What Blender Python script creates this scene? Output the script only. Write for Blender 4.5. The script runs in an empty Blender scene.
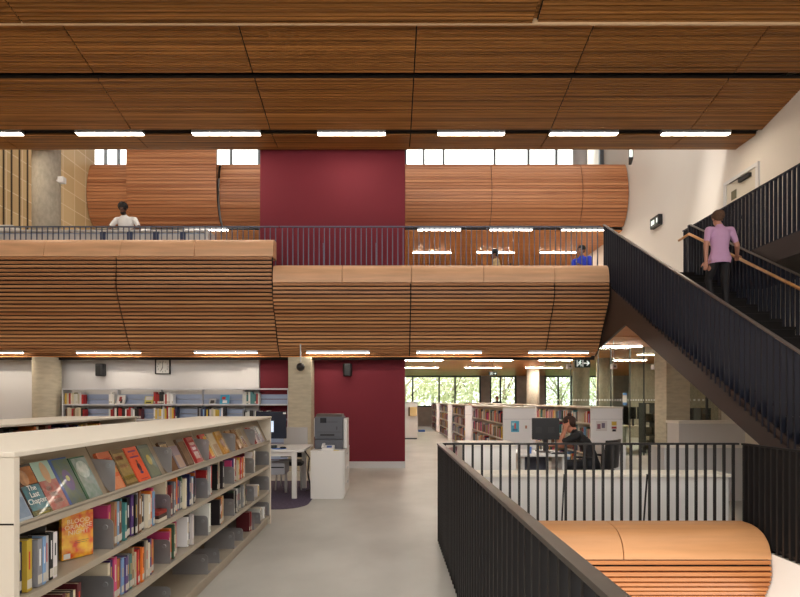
import bpy, math, random
from mathutils import Vector, Matrix
R = random.Random(7)
S = bpy.context.scene; C = S.collection
F = 533.333; EYE = 1.55; VX = 389.0; VY = 400.0
PI = math.pi
def X(px, Y): return (px-VX)*Y/F
def Z(py, Y): return EYE+(VY-py)*Y/F

# ---------------------------------------------------------------- materials
def lin(c):
    c = c/255.0
    return c/12.92 if c <= .04045 else ((c+.055)/1.055)**2.4
def rgb(*c): return (lin(c[0]), lin(c[1]), lin(c[2]), 1)
MC = {}
def mat(name, col, rough=.5, metal=0, noise=0, scale=8, bump=0, spec=.5, stretch=(1,1,1), coat=0, emit=0, alt=None):
    if name in MC: return MC[name]
    m = bpy.data.materials.new(name); m.use_nodes = True; MC[name] = m
    nt = m.node_tree; b = nt.nodes['Principled BSDF']
    c = rgb(*col)
    b.inputs['Base Color'].default_value = c
    b.inputs['Roughness'].default_value = rough
    b.inputs['Metallic'].default_value = metal
    b.inputs['Specular IOR Level'].default_value = spec
    b.inputs['Coat Weight'].default_value = coat
    if emit:
        b.inputs['Emission Color'].default_value = c; b.inputs['Emission Strength'].default_value = emit
    if noise or bump or alt:
        tc = nt.nodes.new('ShaderNodeTexCoord'); mp = nt.nodes.new('ShaderNodeMapping')
        mp.inputs['Scale'].default_value = stretch
        nz = nt.nodes.new('ShaderNodeTexNoise'); nz.inputs['Scale'].default_value = scale
        nz.inputs['Detail'].default_value = 6
        nt.links.new(tc.outputs['Object'], mp.inputs['Vector']); nt.links.new(mp.outputs[0], nz.inputs['Vector'])
        if noise or alt:
            r = nt.nodes.new('ShaderNodeValToRGB')
            r.color_ramp.elements[0].position = .32; r.color_ramp.elements[1].position = .68
            if alt: a, d = c, rgb(*alt)
            else:
                a = tuple(v*(1-noise) for v in c[:3])+(1,); d = tuple(min(1, v*(1+noise)) for v in c[:3])+(1,)
            r.color_ramp.elements[0].color = a; r.color_ramp.elements[1].color = d
            nt.links.new(nz.outputs['Fac'], r.inputs[0]); nt.links.new(r.outputs[0], b.inputs['Base Color'])
        if bump:
            bp = nt.nodes.new('ShaderNodeBump'); bp.inputs['Strength'].default_value = bump
            bp.inputs['Distance'].default_value = .01
            nt.links.new(nz.outputs['Fac'], bp.inputs['Height']); nt.links.new(bp.outputs[0], b.inputs['Normal'])
    return m
def wood(name, dark, light, freq, rough=.45, cell=.0):
    """timber slats: board-to-board colour change across the slats, fine grain along them (x)"""
    m = bpy.data.materials.new(name); m.use_nodes = True; MC[name] = m
    nt = m.node_tree; b = nt.nodes['Principled BSDF']; N = nt.nodes.new; L = nt.links.new
    tc = N('ShaderNodeTexCoord'); mp = N('ShaderNodeMapping'); mp.inputs['Scale'].default_value = (.12, freq, freq)
    nz = N('ShaderNodeTexNoise'); nz.inputs['Scale'].default_value = 1; nz.inputs['Detail'].default_value = 3
    L(tc.outputs['Object'], mp.inputs[0]); L(mp.outputs[0], nz.inputs['Vector'])
    mp2 = N('ShaderNodeMapping'); mp2.inputs['Scale'].default_value = (1.5, 90, 90)
    n2 = N('ShaderNodeTexNoise'); n2.inputs['Scale'].default_value = 1; n2.inputs['Detail'].default_value = 4
    L(tc.outputs['Object'], mp2.inputs[0]); L(mp2.outputs[0], n2.inputs['Vector'])
    mx = N('ShaderNodeMath'); mx.operation = 'MULTIPLY_ADD'; mx.inputs[1].default_value = .3
    L(n2.outputs['Fac'], mx.inputs[0])
    sc = N('ShaderNodeMath'); sc.operation = 'MULTIPLY'; sc.inputs[1].default_value = .7
    L(nz.outputs['Fac'], sc.inputs[0]); L(sc.outputs[0], mx.inputs[2])
    r = N('ShaderNodeValToRGB'); r.color_ramp.elements[0].position = .34; r.color_ramp.elements[1].position = .66
    r.color_ramp.elements[0].color = rgb(*dark); r.color_ramp.elements[1].color = rgb(*light)
    L(mx.outputs[0], r.inputs[0]); L(r.outputs[0], b.inputs['Base Color'])
    b.inputs['Roughness'].default_value = rough
    b.inputs['Specular IOR Level'].default_value = .35
    return m
M_slat = wood('slat_timber', (142,90,54), (214,160,112), 14)
M_ceil = wood('ceiling_timber', (86,52,20), (184,124,64), 24, .42)
M_far = wood('board_timber', (140,78,44), (206,142,96), 9, .4)
M_soff = wood('soffit_timber', (190,112,52), (226,152,84), 8, .4)
M_low = wood('lower_timber', (165,98,52), (212,142,84), 14, .4)
M_cap = mat('cap_timber', (222,174,134), .45, noise=.12, scale=2, stretch=(.5,6,6))
M_gap = mat('backing_dark', (30,19,13), .9)
M_conc = mat('concrete_floor', (170,166,158), .42, alt=(193,189,181), scale=1.1, bump=.03, stretch=(1,.7,1))
M_cream = mat('painted_cream', (232,222,210), .8)
M_white = mat('painted_white', (212,209,208), .8)
M_red = mat('painted_red', (114,36,48), .72, spec=.25)
M_ccol = mat('column_concrete', (184,174,156), .85, noise=.12, scale=14, bump=.35, stretch=(1,1,.6))
M_cgrey = mat('grey_concrete', (200,194,188), .85, noise=.1, scale=3)
M_steel = mat('dark_steel', (27,23,22), .5, spec=.3)
M_stair = mat('stair_steel', (70,58,54), .42, metal=.2)
M_blue = mat('blue_black_steel', (34,37,50), .48, spec=.35)
M_railu = mat('grey_steel', (98,104,122), .4, metal=.3)
M_shelf = mat('shelf_enamel', (222,212,196), .45)
M_shelfd = mat('shelf_board', (172,160,142), .4, noise=.04)
M_back = mat('shelf_back', (150,134,112), .5)
M_plate = mat('bookend_steel', (166,165,168), .32, metal=.6)
M_page = mat('paper_pages', (232,224,204), .8)
M_lab = mat('paper_label', (238,236,230), .7); M_slab = mat('spine_sticker', (206,200,188), .7)
M_blk = mat('black_plastic', (26,26,29), .45)
M_ink = mat('black_ink', (22,22,24), .7)
M_grey = mat('printer_grey', (84,86,94), .5)
M_offw = mat('white_laminate', (222,219,216), .4)
M_oak = mat('oak_handrail', (206,150,92), .4, noise=.1, scale=10)
M_green = mat('sign_green', (10,44,34), .4)
M_signw = mat('sign_white', (235,245,238), .5, emit=.6)
M_alu = mat('aluminium', (178,180,184), .35, metal=.7)
M_carp = mat('purple_carpet', (74,62,82), .95, noise=.35, scale=30)
M_carp2 = mat('rose_carpet', (140,104,112), .95, noise=.3, scale=30)
M_grass = mat('grass', (112,140,70), .95, noise=.3, scale=3)
M_leaf = mat('leaves', (204,214,176), .8, alt=(236,234,200), scale=1.5)
M_bark = mat('bark', (168,156,140), .9)
M_frame = mat('window_frame', (112,118,124), .5)
M_lamp = mat('lamp_diffuser', (255,242,222), .5, emit=34); M_lamp2 = mat('stack_lamp_diffuser', (255,244,228), .5, emit=75)
M_screen = mat('screen_lit', (205,220,240), .3, emit=.6)
def glassmat(name, tint, refl=.06, frost=0):
    m = bpy.data.materials.new(name); m.use_nodes = True; nt = m.node_tree
    nt.nodes.remove(nt.nodes['Principled BSDF']); o = nt.nodes['Material Output']
    t = nt.nodes.new('ShaderNodeBsdfTransparent'); t.inputs[0].default_value = tint
    g = nt.nodes.new('ShaderNodeBsdfGlossy'); g.inputs['Roughness'].default_value = .02
    fr = nt.nodes.new('ShaderNodeFresnel'); fr.inputs[0].default_value = 1.45
    mx = nt.nodes.new('ShaderNodeMixShader')
    nt.links.new(fr.outputs[0], mx.inputs[0]); nt.links.new(t.outputs[0], mx.inputs[1]); nt.links.new(g.outputs[0], mx.inputs[2])
    nt.links.new(mx.outputs[0], o.inputs[0]); return m
M_glass = glassmat('clear_glass', (.97,.99,.98,1))
M_glass2 = glassmat('room_glass', (.86,.92,.88,1))
def blockwall():
    m = bpy.data.materials.new('tan_block'); m.use_nodes = True; nt = m.node_tree; b = nt.nodes['Principled BSDF']
    tc = nt.nodes.new('ShaderNodeTexCoord'); sp = nt.nodes.new('ShaderNodeSeparateXYZ'); cb = nt.nodes.new('ShaderNodeCombineXYZ')
    nt.links.new(tc.outputs['Object'], sp.inputs[0]); nt.links.new(sp.outputs[1], cb.inputs[0]); nt.links.new(sp.outputs[2], cb.inputs[1])
    br = nt.nodes.new('ShaderNodeTexBrick'); br.inputs['Scale'].default_value = 1
    br.inputs['Brick Width'].default_value = .6; br.inputs['Row Height'].default_value = .5; br.inputs['Mortar Size'].default_value = .015
    br.offset = 0
    br.inputs['Color1'].default_value = rgb(222,190,140); br.inputs['Color2'].default_value = rgb(206,172,122); br.inputs['Mortar'].default_value = rgb(236,212,172)
    nt.links.new(cb.outputs[0], br.inputs['Vector']); nt.links.new(br.outputs[0], b.inputs['Base Color'])
    b.inputs['Roughness'].default_value = .6; return m
M_block = blockwall()
def boardconc():
    m = mat('board_concrete', (192,182,160), .85, noise=.11, scale=6, bump=.3, stretch=(.8,.8,3)); return m
M_bconc = boardconc()
def cm(c, rough=.5):   # plain colour material cache
    return mat('col_%d_%d_%d' % tuple(c), c, rough)

# ---------------------------------------------------------------- mesh builder
WP = {}
class MB:
    def __init__(s): s.v = []; s.f = []; s.mi = []; s.cur = 0
    def add(s, vs, fs):
        n = len(s.v); s.v += [Vector(p) for p in vs]; s.f += [tuple(i+n for i in f) for f in fs]; s.mi += [s.cur]*len(fs); return s
    def box(s, x0, x1, y0, y1, z0, z1, m=None):
        if x0 > x1: x0, x1 = x1, x0
        if y0 > y1: y0, y1 = y1, y0
        if z0 > z1: z0, z1 = z1, z0
        vs = [(x0,y0,z0),(x1,y0,z0),(x1,y1,z0),(x0,y1,z0),(x0,y0,z1),(x1,y0,z1),(x1,y1,z1),(x0,y1,z1)]
        if m is not None: vs = [m @ Vector(v) for v in vs]
        return s.add(vs, [(3,2,1,0),(4,5,6,7),(0,1,5,4),(1,2,6,5),(2,3,7,6),(3,0,4,7)])
    def hexa(s, vs): return s.add(vs, [(3,2,1,0),(4,5,6,7),(0,1,5,4),(1,2,6,5),(2,3,7,6),(3,0,4,7)])
    def bar(s, a, b, w, h, up=(0,0,1)):
        a = Vector(a); b = Vector(b); d = (b-a).normalized(); u = Vector(up)
        r = d.cross(u).normalized()*w/2; t = r.cross(d).normalized()*h/2
        return s.hexa([a-r-t, a+r-t, b+r-t, b-r-t, a-r+t, a+r+t, b+r+t, b-r+t])
    def tube(s, a, b, r0, r1=None, n=16):
        r1 = r0 if r1 is None else r1
        a = Vector(a); b = Vector(b); d = (b-a).normalized()
        u = d.orthogonal().normalized(); w = d.cross(u)
        vs = [a+(u*math.cos(2*PI*i/n)+w*math.sin(2*PI*i/n))*r0 for i in range(n)]+[b+(u*math.cos(2*PI*i/n)+w*math.sin(2*PI*i/n))*r1 for i in range(n)]
        fs = [(i,(i+1)%n,n+(i+1)%n,n+i) for i in range(n)]+[tuple(range(n-1,-1,-1)), tuple(range(n,2*n))]
        return s.add(vs, fs)
    def prism_x(s, prof, x0, x1):      # prof: closed (y,z) polygon
        n = len(prof)
        vs = [(x0,y,z) for y,z in prof]+[(x1,y,z) for y,z in prof]
        return s.add(vs, [(i,(i+1)%n,n+(i+1)%n,n+i) for i in range(n)]+[tuple(range(n-1,-1,-1)), tuple(range(n,2*n))])
    def prism_y(s, prof, y0, y1):      # prof: (x,z)
        n = len(prof)
        vs = [(x,y0,z) for x,z in prof]+[(x,y1,z) for x,z in prof]
        return s.add(vs, [(i,(i+1)%n,n+(i+1)%n,n+i) for i in range(n)]+[tuple(range(n-1,-1,-1)), tuple(range(n,2*n))])
    def prism_z(s, prof, z0, z1):
        n = len(prof)
        vs = [(x,y,z0) for x,y in prof]+[(x,y,z1) for x,y in prof]
        return s.add(vs, [(i,(i+1)%n,n+(i+1)%n,n+i) for i in range(n)]+[tuple(range(n-1,-1,-1)), tuple(range(n,2*n))])
    def ell(s, c, r, m=None, nu=16, nv=10, wob=0):
        vs = []; c = Vector(c)
        for j in range(nv+1):
            th = PI*j/nv
            for i in range(nu):
                ph = 2*PI*i/nu; k = 1+(R.uniform(-wob, wob) if wob else 0)
                p = Vector((r[0]*math.sin(th)*math.cos(ph)*k, r[1]*math.sin(th)*math.sin(ph)*k, r[2]*math.cos(th)*k))
                if m is not None: p = m @ p
                vs.append(c+p)
        fs = [(j*nu+i, (j+1)*nu+i, (j+1)*nu+(i+1)%nu, j*nu+(i+1)%nu) for j in range(nv) for i in range(nu)]
        return s.add(vs, fs)
    def cone(s, a, b, ra, rb, n=12):   # rounded limb
        a = Vector(a); b = Vector(b); s.tube(a, b, ra, rb, n); s.ell(a, (ra,)*3, None, 10, 6); s.ell(b, (rb,)*3, None, 10, 6); return s
    def loft(s, rings, n=18):          # rings: (centre, rx, ry) horizontal ellipses
        vs = []
        for c, rx, ry in rings:
            c = Vector(c)
            vs += [c+Vector((rx*math.cos(2*PI*i/n), ry*math.sin(2*PI*i/n), 0)) for i in range(n)]
        k = len(rings)
        fs = [(j*n+i, j*n+(i+1)%n, (j+1)*n+(i+1)%n, (j+1)*n+i) for j in range(k-1) for i in range(n)]
        fs += [tuple(range(n-1,-1,-1)), tuple(range((k-1)*n, k*n))]
        return s.add(vs, fs)
    def build(s, name, m, parent=None, bevel=0, smooth=False, origin=None, segs=2, local=False):
        me = bpy.data.meshes.new(name)
        if parent is not None: o0 = WP.get(parent.name, Vector((0,0,0)))
        elif origin is not None: o0 = Vector(origin)
        else:
            xs = [p.x for p in s.v]; ys = [p.y for p in s.v]; zs = [p.z for p in s.v]
            o0 = Vector(((min(xs)+max(xs))/2, (min(ys)+max(ys))/2, min(zs)))
        if local: o0 = Vector((0,0,0))
        me.from_pydata([tuple(p-o0) for p in s.v], [], s.f)
        ms = m if isinstance(m, (list, tuple)) else [m]
        for q in ms: me.materials.append(q)
        if len(ms) > 1: me.polygons.foreach_set('material_index', s.mi)
        if smooth: me.polygons.foreach_set('use_smooth', [True]*len(me.polygons))
        me.update()
        o = bpy.data.objects.new(name, me); C.objects.link(o)
        if parent is not None: o.parent = parent; WP[o.name] = WP.get(parent.name, Vector((0,0,0)))
        else: o.location = o0; WP[o.name] = o0.copy()
        if bevel:
            b = o.modifiers.new('bevel', 'BEVEL'); b.width = bevel; b.segments = segs; b.limit_method = 'ANGLE'
        return o
def tag(o, label=None, cat=None, group=None, kind=None):
    if label: o['label'] = label
    if cat: o['category'] = cat
    if group: o['group'] = group
    if kind: o['kind'] = kind
    return o
def thing(name, loc, label, cat, group=None, kind=None):
    o = bpy.data.objects.new(name, None); C.objects.link(o); o.location = loc; o.empty_display_size = .1
    WP[o.name] = Vector(loc); return tag(o, label, cat, group, kind)
def struct(o): o['kind'] = 'structure'; return o
def box(name, m, x0, x1, y0, y1, z0, z1, parent=None, bevel=0):
    return MB().box(x0,x1,y0,y1,z0,z1).build(name, m, parent, bevel)
def text(body, size, m, mx, parent, name='lettering', depth=.0008):
    """flat lettering; mx = world matrix (x right, y up, z out of the face)"""
    cu = bpy.data.curves.new(name, 'FONT'); cu.body = body; cu.size = size; cu.align_x = 'CENTER'; cu.align_y = 'CENTER'
    cu.extrude = depth; cu.resolution_u = 2; cu.space_line = .85
    t = bpy.data.objects.new('tmp', cu); C.objects.link(t)
    bpy.context.view_layer.update()
    me = bpy.data.meshes.new_from_object(t.evaluated_get(bpy.context.evaluated_depsgraph_get()))
    bpy.data.objects.remove(t); bpy.data.curves.remove(cu)
    me.transform(mx); o0 = WP.get(parent.name); me.transform(Matrix.Translation(-o0))
    me.materials.clear(); me.materials.append(m)
    o = bpy.data.objects.new(name, me); C.objects.link(o); o.parent = parent; WP[o.name] = o0
    return o
def frame_mx(origin, xdir, ydir):
    x = Vector(xdir).normalized(); y = Vector(ydir).normalized(); z = x.cross(y)
    return Matrix.Translation(Vector(origin)) @ Matrix((x, y, z)).transposed().to_4x4()
ORD = ['first','second','third','fourth','fifth','sixth','seventh','eighth','ninth','tenth','eleventh','twelfth','thirteenth','fourteenth',
       'fifteenth','sixteenth','seventeenth','eighteenth','nineteenth','twentieth','twenty-first','twenty-second','twenty-third','twenty-fourth',
       'twenty-fifth','twenty-sixth','twenty-seventh','twenty-eighth','twenty-ninth','thirtieth']
ORD += ['thirty-'+q for q in ORD[:9]]+['fortieth']+['forty-'+q for q in ORD[:9]]+['fiftieth']
ORD += ['fifty-'+q for q in ORD[:9]]+['sixtieth']+['sixty-'+q for q in ORD[:9]]+['seventieth']+['seventy-'+q for q in ORD[:9]]+['eightieth']+['eighty-'+q for q in ORD[:9]]

# ================================================================ SETTING
CEIL = 3.05; L2 = 4.23; WX = 7.85; LX = -9.9
# ground floor with the stair void (x .58..3.86, y <5.86) cut out
fl = MB()
fl.box(-10.4, .58, -4, 5.93, -.25, 0); fl.box(-10.4, WX+.2, 5.93, 33.4, -.25, 0); fl.box(3.86, WX+.2, -4, 5.93, -.25, 0)
struct(fl.build('floor', M_conc, origin=(0,0,0)))
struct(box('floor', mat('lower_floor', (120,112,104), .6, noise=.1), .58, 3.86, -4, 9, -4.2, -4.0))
struct(box('trim_1', M_cream, 3.853, 3.859, 0, 5.9, -.6, -.002))          # slab edge on the right of the void
# upper slab
us = MB(); us.box(LX, 4.5, 11.87, 33.3, 3.3, L2); us.box(LX, 4.5, 11.4, 11.87, L2-.1, L2); us.box(4.5, WX, 11.91, 33.3, 3.3, L2); us.box(6.5, WX, 11.2, 11.91, 3.3, L2)
struct(us.build('floor', M_conc, origin=(0,0,0)))
# ground level timber ceiling with boards
def flat_ceiling(x0, x1, y0, y1, z, pitch, gap, m, parent_name='ceiling'):
    b = MB(); y = y0
    while y < y1-pitch*.5:
        b.box(x0, x1, y, min(y+pitch-gap, y1), z, z+.02); y += pitch
    c = struct(b.build(parent_name, m, origin=((x0+x1)/2, (y0+y1)/2, z)))
    box('backing', M_gap, x0, x1, y0, y1, z+.021, z+.05, c)
    return c
flat_ceiling(-9.9, 4.5, 11.87, 33.2, CEIL, .14, .012, M_soff)
flat_ceiling(4.66, WX-.001, 10.72, 12.6, CEIL, .14, .012, M_soff)
flat_ceiling(4.5, 15, 12.61, 33.2, CEIL, .14, .012, M_soff)
flat_ceiling(LX, WX, 17.95, 33, 7.25, .14, .012, M_soff)
# walls
mw = MB(); mw.box(WX, WX+.2, -4, 12.6, 0, 11.5); mw.box(WX, WX+.2, 12.6, 33.4, CEIL+.06, 11.5); struct(mw.build('wall_right', M_cream, origin=(WX,0,0)))
struct(box('wall_right', M_cgrey, 15.0, 15.2, 12.6, 33.4, 0, CEIL)); struct(box('wall_right', M_ccol, WX+.2, 15, 12.4, 12.6, 0, CEIL))
struct(box('floor', M_conc, WX+.2, 15.2, 12.4, 33.4, -.25, 0))
mw = MB(); mw.box(LX-.2, LX, -4, 33.4, 0, L2-.93); mw.box(LX-.2, LX, -4, 17.95, L2-.93, 11.5); struct(mw.build('wall_left', M_block, origin=(LX,0,0)))
struct(box('wall_left', M_block, -13.2, -13.0, 17.0, 33.4, L2, 11.5)); struct(box('wall_left', M_block, -13.0, LX-.201, 17.0, 17.2, L2, 11.5)); struct(box('floor', M_conc, -13, LX-.001, 17.2, 33, L2-.3, L2))
for i, px in enumerate([3, 11, 19, 27, 33]):                            # dark fins on the block wall
    Y = LX*F/(px-VX)
    struct(box('trim_%d' % (i+2), mat('dark_fin', (74,56,36), .6), LX, LX+.03, Y-.015, Y+.015, 5.4, 10.6))
struct(box('wall_back', M_white, LX, -2.94, 12.2, 12.35, 0, CEIL))
struct(box('wall_back', M_white, -3.33, -2.955, 12.1, 12.199, 0, CEIL))
# burgundy core, both levels
wr = struct(box('wall_center', M_red, -2.94, .365, 12.16, 15.5, 0, CEIL))
struct(box('wall_center', M_red, -2.94, .365, 12.16, 15.5, L2+.001, 9.0))
struct(box('baseboard_center', mat('brushed_base', (206,206,208), .3, metal=.6), X(349,12.1), .37, 12.13, 12.158, .002, .15))
# roof over the far part and clerestory
rf = MB(); rf.box(LX, WX, 12.09, 13.3, 11.35, 11.5); rf.box(LX, WX, 17.3, 20.2, 11.35, 11.5)
for q in range(10): rf.box(LX+q*1.95, LX+q*1.95+.16, 13.3, 17.3, 11.35, 11.6)
struct(rf.build('ceiling', M_white, origin=(0,16,11.35)))
struct(box('window_9', M_glass, LX, WX, 13.3, 17.3, 11.42, 11.44))
nr = MB(); nr.box(LX, WX, -4, -.5, 8.6, 8.8); nr.box(LX, WX, 4.2, 6.58, 8.6, 8.8); struct(nr.build('ceiling', M_ceil, origin=(0,0,8.6)))  # unseen ceiling added over the camera side to hold back daylight
struct(box('window_10', M_glass, LX, WX, -.5, 4.2, 8.7, 8.72)); struct(box('added_front_wall', M_cream, LX, WX, -4.2, -4, 0, 3.6))  # unseen skylight added for light from above; wall added to cut low daylight
GY = 33.0
gw = MB()      # back wall below and between windows, ground level
gw.box(LX, X(398,GY), GY, GY+.3, 0, CEIL); gw.box(X(398,GY), X(640,GY), GY, GY+.3, 0, 1.12)
gw.box(X(481,GY), X(490,GY), GY, GY+.3, 1.12, CEIL); gw.box(X(516.5,GY), X(545,GY), GY, GY+.3, 1.12, CEIL)
gw.box(WX-.001, X(640,GY), GY, GY+.3, 0, CEIL) if False else gw.box(X(606,GY), 15.1, GY, GY+.3, 0, CEIL)
struct(gw.build('wall_back', M_cgrey, origin=(0,GY,0)))
wn = 0
def window(x0, x1, z0, z1, Y, mull, fr=.07, m=M_frame):
    global wn; wn += 1
    w = MB()
    w.box(x0, x1, Y, Y+.12, z0, z0+fr); w.box(x0, x1, Y, Y+.12, z1-fr, z1)
    for q in [x0]+list(mull)+[x1-fr]: w.box(q, q+fr, Y-.01, Y+.13, z0, z1)
    o = struct(w.build('window_%d' % wn, m, origin=((x0+x1)/2, Y, z0)))
    box('glass', M_glass, x0, x1, Y+.05, Y+.062, z0, z1, o); return o
window(X(398,GY), X(481,GY), 1.12, CEIL, GY+.05, [X(p,GY) for p in (412,438.5,454.5)], .09, mat('dark_frame', (70,74,76), .5))
window(X(490,GY), X(516.5,GY), 1.12, CEIL, GY+.05, [X(500,GY)], .09, MC['dark_frame'])
window(X(545,GY), X(606,GY), 1.12, CEIL, GY+.05, [X(558,GY), X(571,GY)], .09, MC['dark_frame'])
CY = 19.5
cw = MB(); cw.box(-13, WX, CY, CY+.2, 7.3, 9.9); struct(cw.build('wall_back', M_white, origin=(0,CY,7.3)))
window(-13, WX, 9.9, 11.35, CY, [X(p,CY) for p in (55,80,104,117,180,230,258,300,340,405,423,443,494,528,556,600)], .06)
struct(box('wall_back', M_cream, LX, WX, 32.9, 33.1, L2, 7.3))
# ------- big sloping timber ceiling
SX = [-9.9,-8.36,-5.42,-2.5,.46,3.4,6.33,WX]
def cz(Y): return 7.21+.225*(11.3-Y) if Y <= 11.3 else 7.21+.01*(Y-11.3)
def slat_run(b, Y0, Y1, x0, x1, pitch, gap, off=0.0, th=.03):
    y = Y0
    while y < Y1-.02:
        ye = min(y+pitch-gap, Y1)
        b.add([(x0,y,cz(y)+off),(x1,y,cz(y)+off),(x1,ye,cz(ye)+off),(x0,ye,cz(ye)+off),
               (x0,y,cz(y)+off+th),(x1,y,cz(y)+off+th),(x1,ye,cz(ye)+off+th),(x0,ye,cz(ye)+off+th)],
              [(3,2,1,0),(4,5,6,7),(0,1,5,4),(1,2,6,5),(2,3,7,6),(3,0,4,7)])
        y += pitch
def ceil_panels(Y0, Y1, off=0, xs=SX, pitch=.056, gap=.019):
    root = None
    for a, c in zip(xs[:-1], xs[1:]):
        b = MB(); slat_run(b, Y0, Y1, a+.012, c-.012, pitch, gap, off)
        if root is None:
            root = struct(b.build('ceiling', M_ceil, origin=(0,Y0,cz(Y0))))
        else: b.build('ceiling_panel', M_ceil, root)
    b = MB(); ys = [Y0, Y1]
    b.add([(xs[0],Y0,cz(Y0)+off+.035),(xs[-1],Y0,cz(Y0)+off+.035),(xs[-1],Y1,cz(Y1)+off+.035),(xs[0],Y1,cz(Y1)+off+.035),
           (xs[0],Y0,cz(Y0)+off+.1),(xs[-1],Y0,cz(Y0)+off+.1),(xs[-1],Y1,cz(Y1)+off+.1),(xs[0],Y1,cz(Y1)+off+.1)],
          [(3,2,1,0),(4,5,6,7),(0,1,5,4),(1,2,6,5),(2,3,7,6),(3,0,4,7)])
    b.build('backing', M_gap, root); return root
ceil_panels(8.4, 9.79)
ceil_panels(9.94, 11.23)
ceil_panels(11.40, 12.0)
struct(box('ceiling', M_gap, SX[0], WX, 8.4, 12.0, 7.98, 8.1))
struct(MB().box(SX[0], WX, 9.76, 9.9, 7.64, 7.9).build('ceiling', M_gap)); struct(MB().box(SX[0], WX, 11.2, 11.4, 7.29, 7.4).build('ceiling', M_gap))
# upturned face of the ceiling edge over the atrium
struct(box('trim_8', M_ceil, SX[0], WX, 12.0, 12.08, 7.22, 8.4))
ceil_panels(6.6, 8.72, -.08, [-9.9, -6.0, 2.35], .075, .03)
ceil_panels(6.6, 8.74, -.05, [2.42, 7.84], .075, .03)
struct(box('trim_9', mat('pale_edge', (214,180,140), .5), -9.9, 7.84, 8.73, 8.76, cz(8.73)-.09, cz(8.73)+.02))

# ---------------------------------------------------------------- ceiling lights
def light(x0, x1, Y, z, label, group, h=.05, w=.09, lm=None):
    t = thing('ceiling_light', ((x0+x1)/2, Y, z), label, 'light', group)
    hb = MB(); hb.box(x0-.012, x1+.012, Y-w/2-.008, Y-w/2, z, z+h+.03); hb.box(x0-.012, x1+.012, Y+w/2, Y+w/2+.008, z, z+h+.03)
    hb.box(x0-.012, x0, Y-w/2, Y+w/2, z, z+h+.03); hb.box(x1, x1+.012, Y-w/2, Y+w/2, z, z+h+.03); hb.box(x0, x1, Y-w/2, Y+w/2, z+h, z+h+.03)
    hb.build('housing', M_alu, t)
    box('diffuser', lm or M_lamp, x0, x1, Y-w/2, Y+w/2, z-.006, z+h-.002, t)
LQ = ['leftmost','second from left','third from left','fourth from left','fifth from left','sixth from left','rightmost']
for i, (a, b) in enumerate([(-44,22),(77,143),(193,260),(318,385),(438,504),(550,617),(662,729)]):
    light(X(a,11.31), X(b,11.31), 11.31, 7.19, LQ[i]+' of the linear lights in the high sloping timber ceiling', 'linear lights in the high timber ceiling', w=.11)
for i, (a, b) in enumerate([(-40,23),(77,140),(195,257),(307,369),(417,481),(529,588)]):
    light(X(a,11.62), X(b,11.62), 11.62, 2.575, ['leftmost','second from left','third from left','fourth from left','fifth from left','rightmost'][i]+' of the linear lights under the long curved balcony', 'linear lights under the balcony edge', w=.05, h=.02)
for i, (a, b) in enumerate([(133,151),(185,228),(418,461),(490,532),(562,605)]):
    light(X(a,17.7), X(b,17.7), 17.7, 7.19, ['leftmost','second from left','middle','second from right','rightmost'][i]+' of the linear lights below the far curved timber balcony', 'linear lights under the far balcony')
for i, (a, b) in enumerate([(413,451),(477,514),(540,576)]):
    light(X(a,20.5), X(b,20.5), 20.5, 7.215, ['left','middle','right'][i]+' light in the back row of the upper gallery ceiling', 'back row lights of the upper gallery', h=.03, lm=M_lamp2)
for i, x in enumerate([-.8,1.6,3.9,6.2]):  # extra lamp row added to brighten the dark stacks
    light(x-.7, x+.7, 14.6, 3.015, ['leftmost','second','third','rightmost'][i]+' added fill light in the row just behind the long balcony soffit', 'added fill lights behind the balcony soffit', h=.03, w=.12, lm=M_lamp2)
for i, (a, b) in enumerate([(402,443),(472,512),(539,580),(607,646)]):
    light(X(a,19.7), X(b,19.7), 19.7, 3.015, ['leftmost','second','third','rightmost'][i]+' linear light of the nearer row above the open bookcases', 'nearer row of lights above the bookcases', h=.03, w=.12, lm=M_lamp2)
for i, (a, b) in enumerate([(402,438),(465,501),(526,562),(632,652)]):
    light(X(a,24.2), X(b,24.2), 24.2, 3.015, ['leftmost','second','third','rightmost'][i]+' linear light of the farther row above the open bookcases', 'farther row of lights above the bookcases', h=.03, w=.14, lm=M_lamp2)
light(X(638,17.3), X(668,17.3), 17.3, 3.015, 'linear light in timber soffit just behind the stair stringer', 'light behind the stair stringer', h=.03, lm=M_lamp2)

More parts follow.
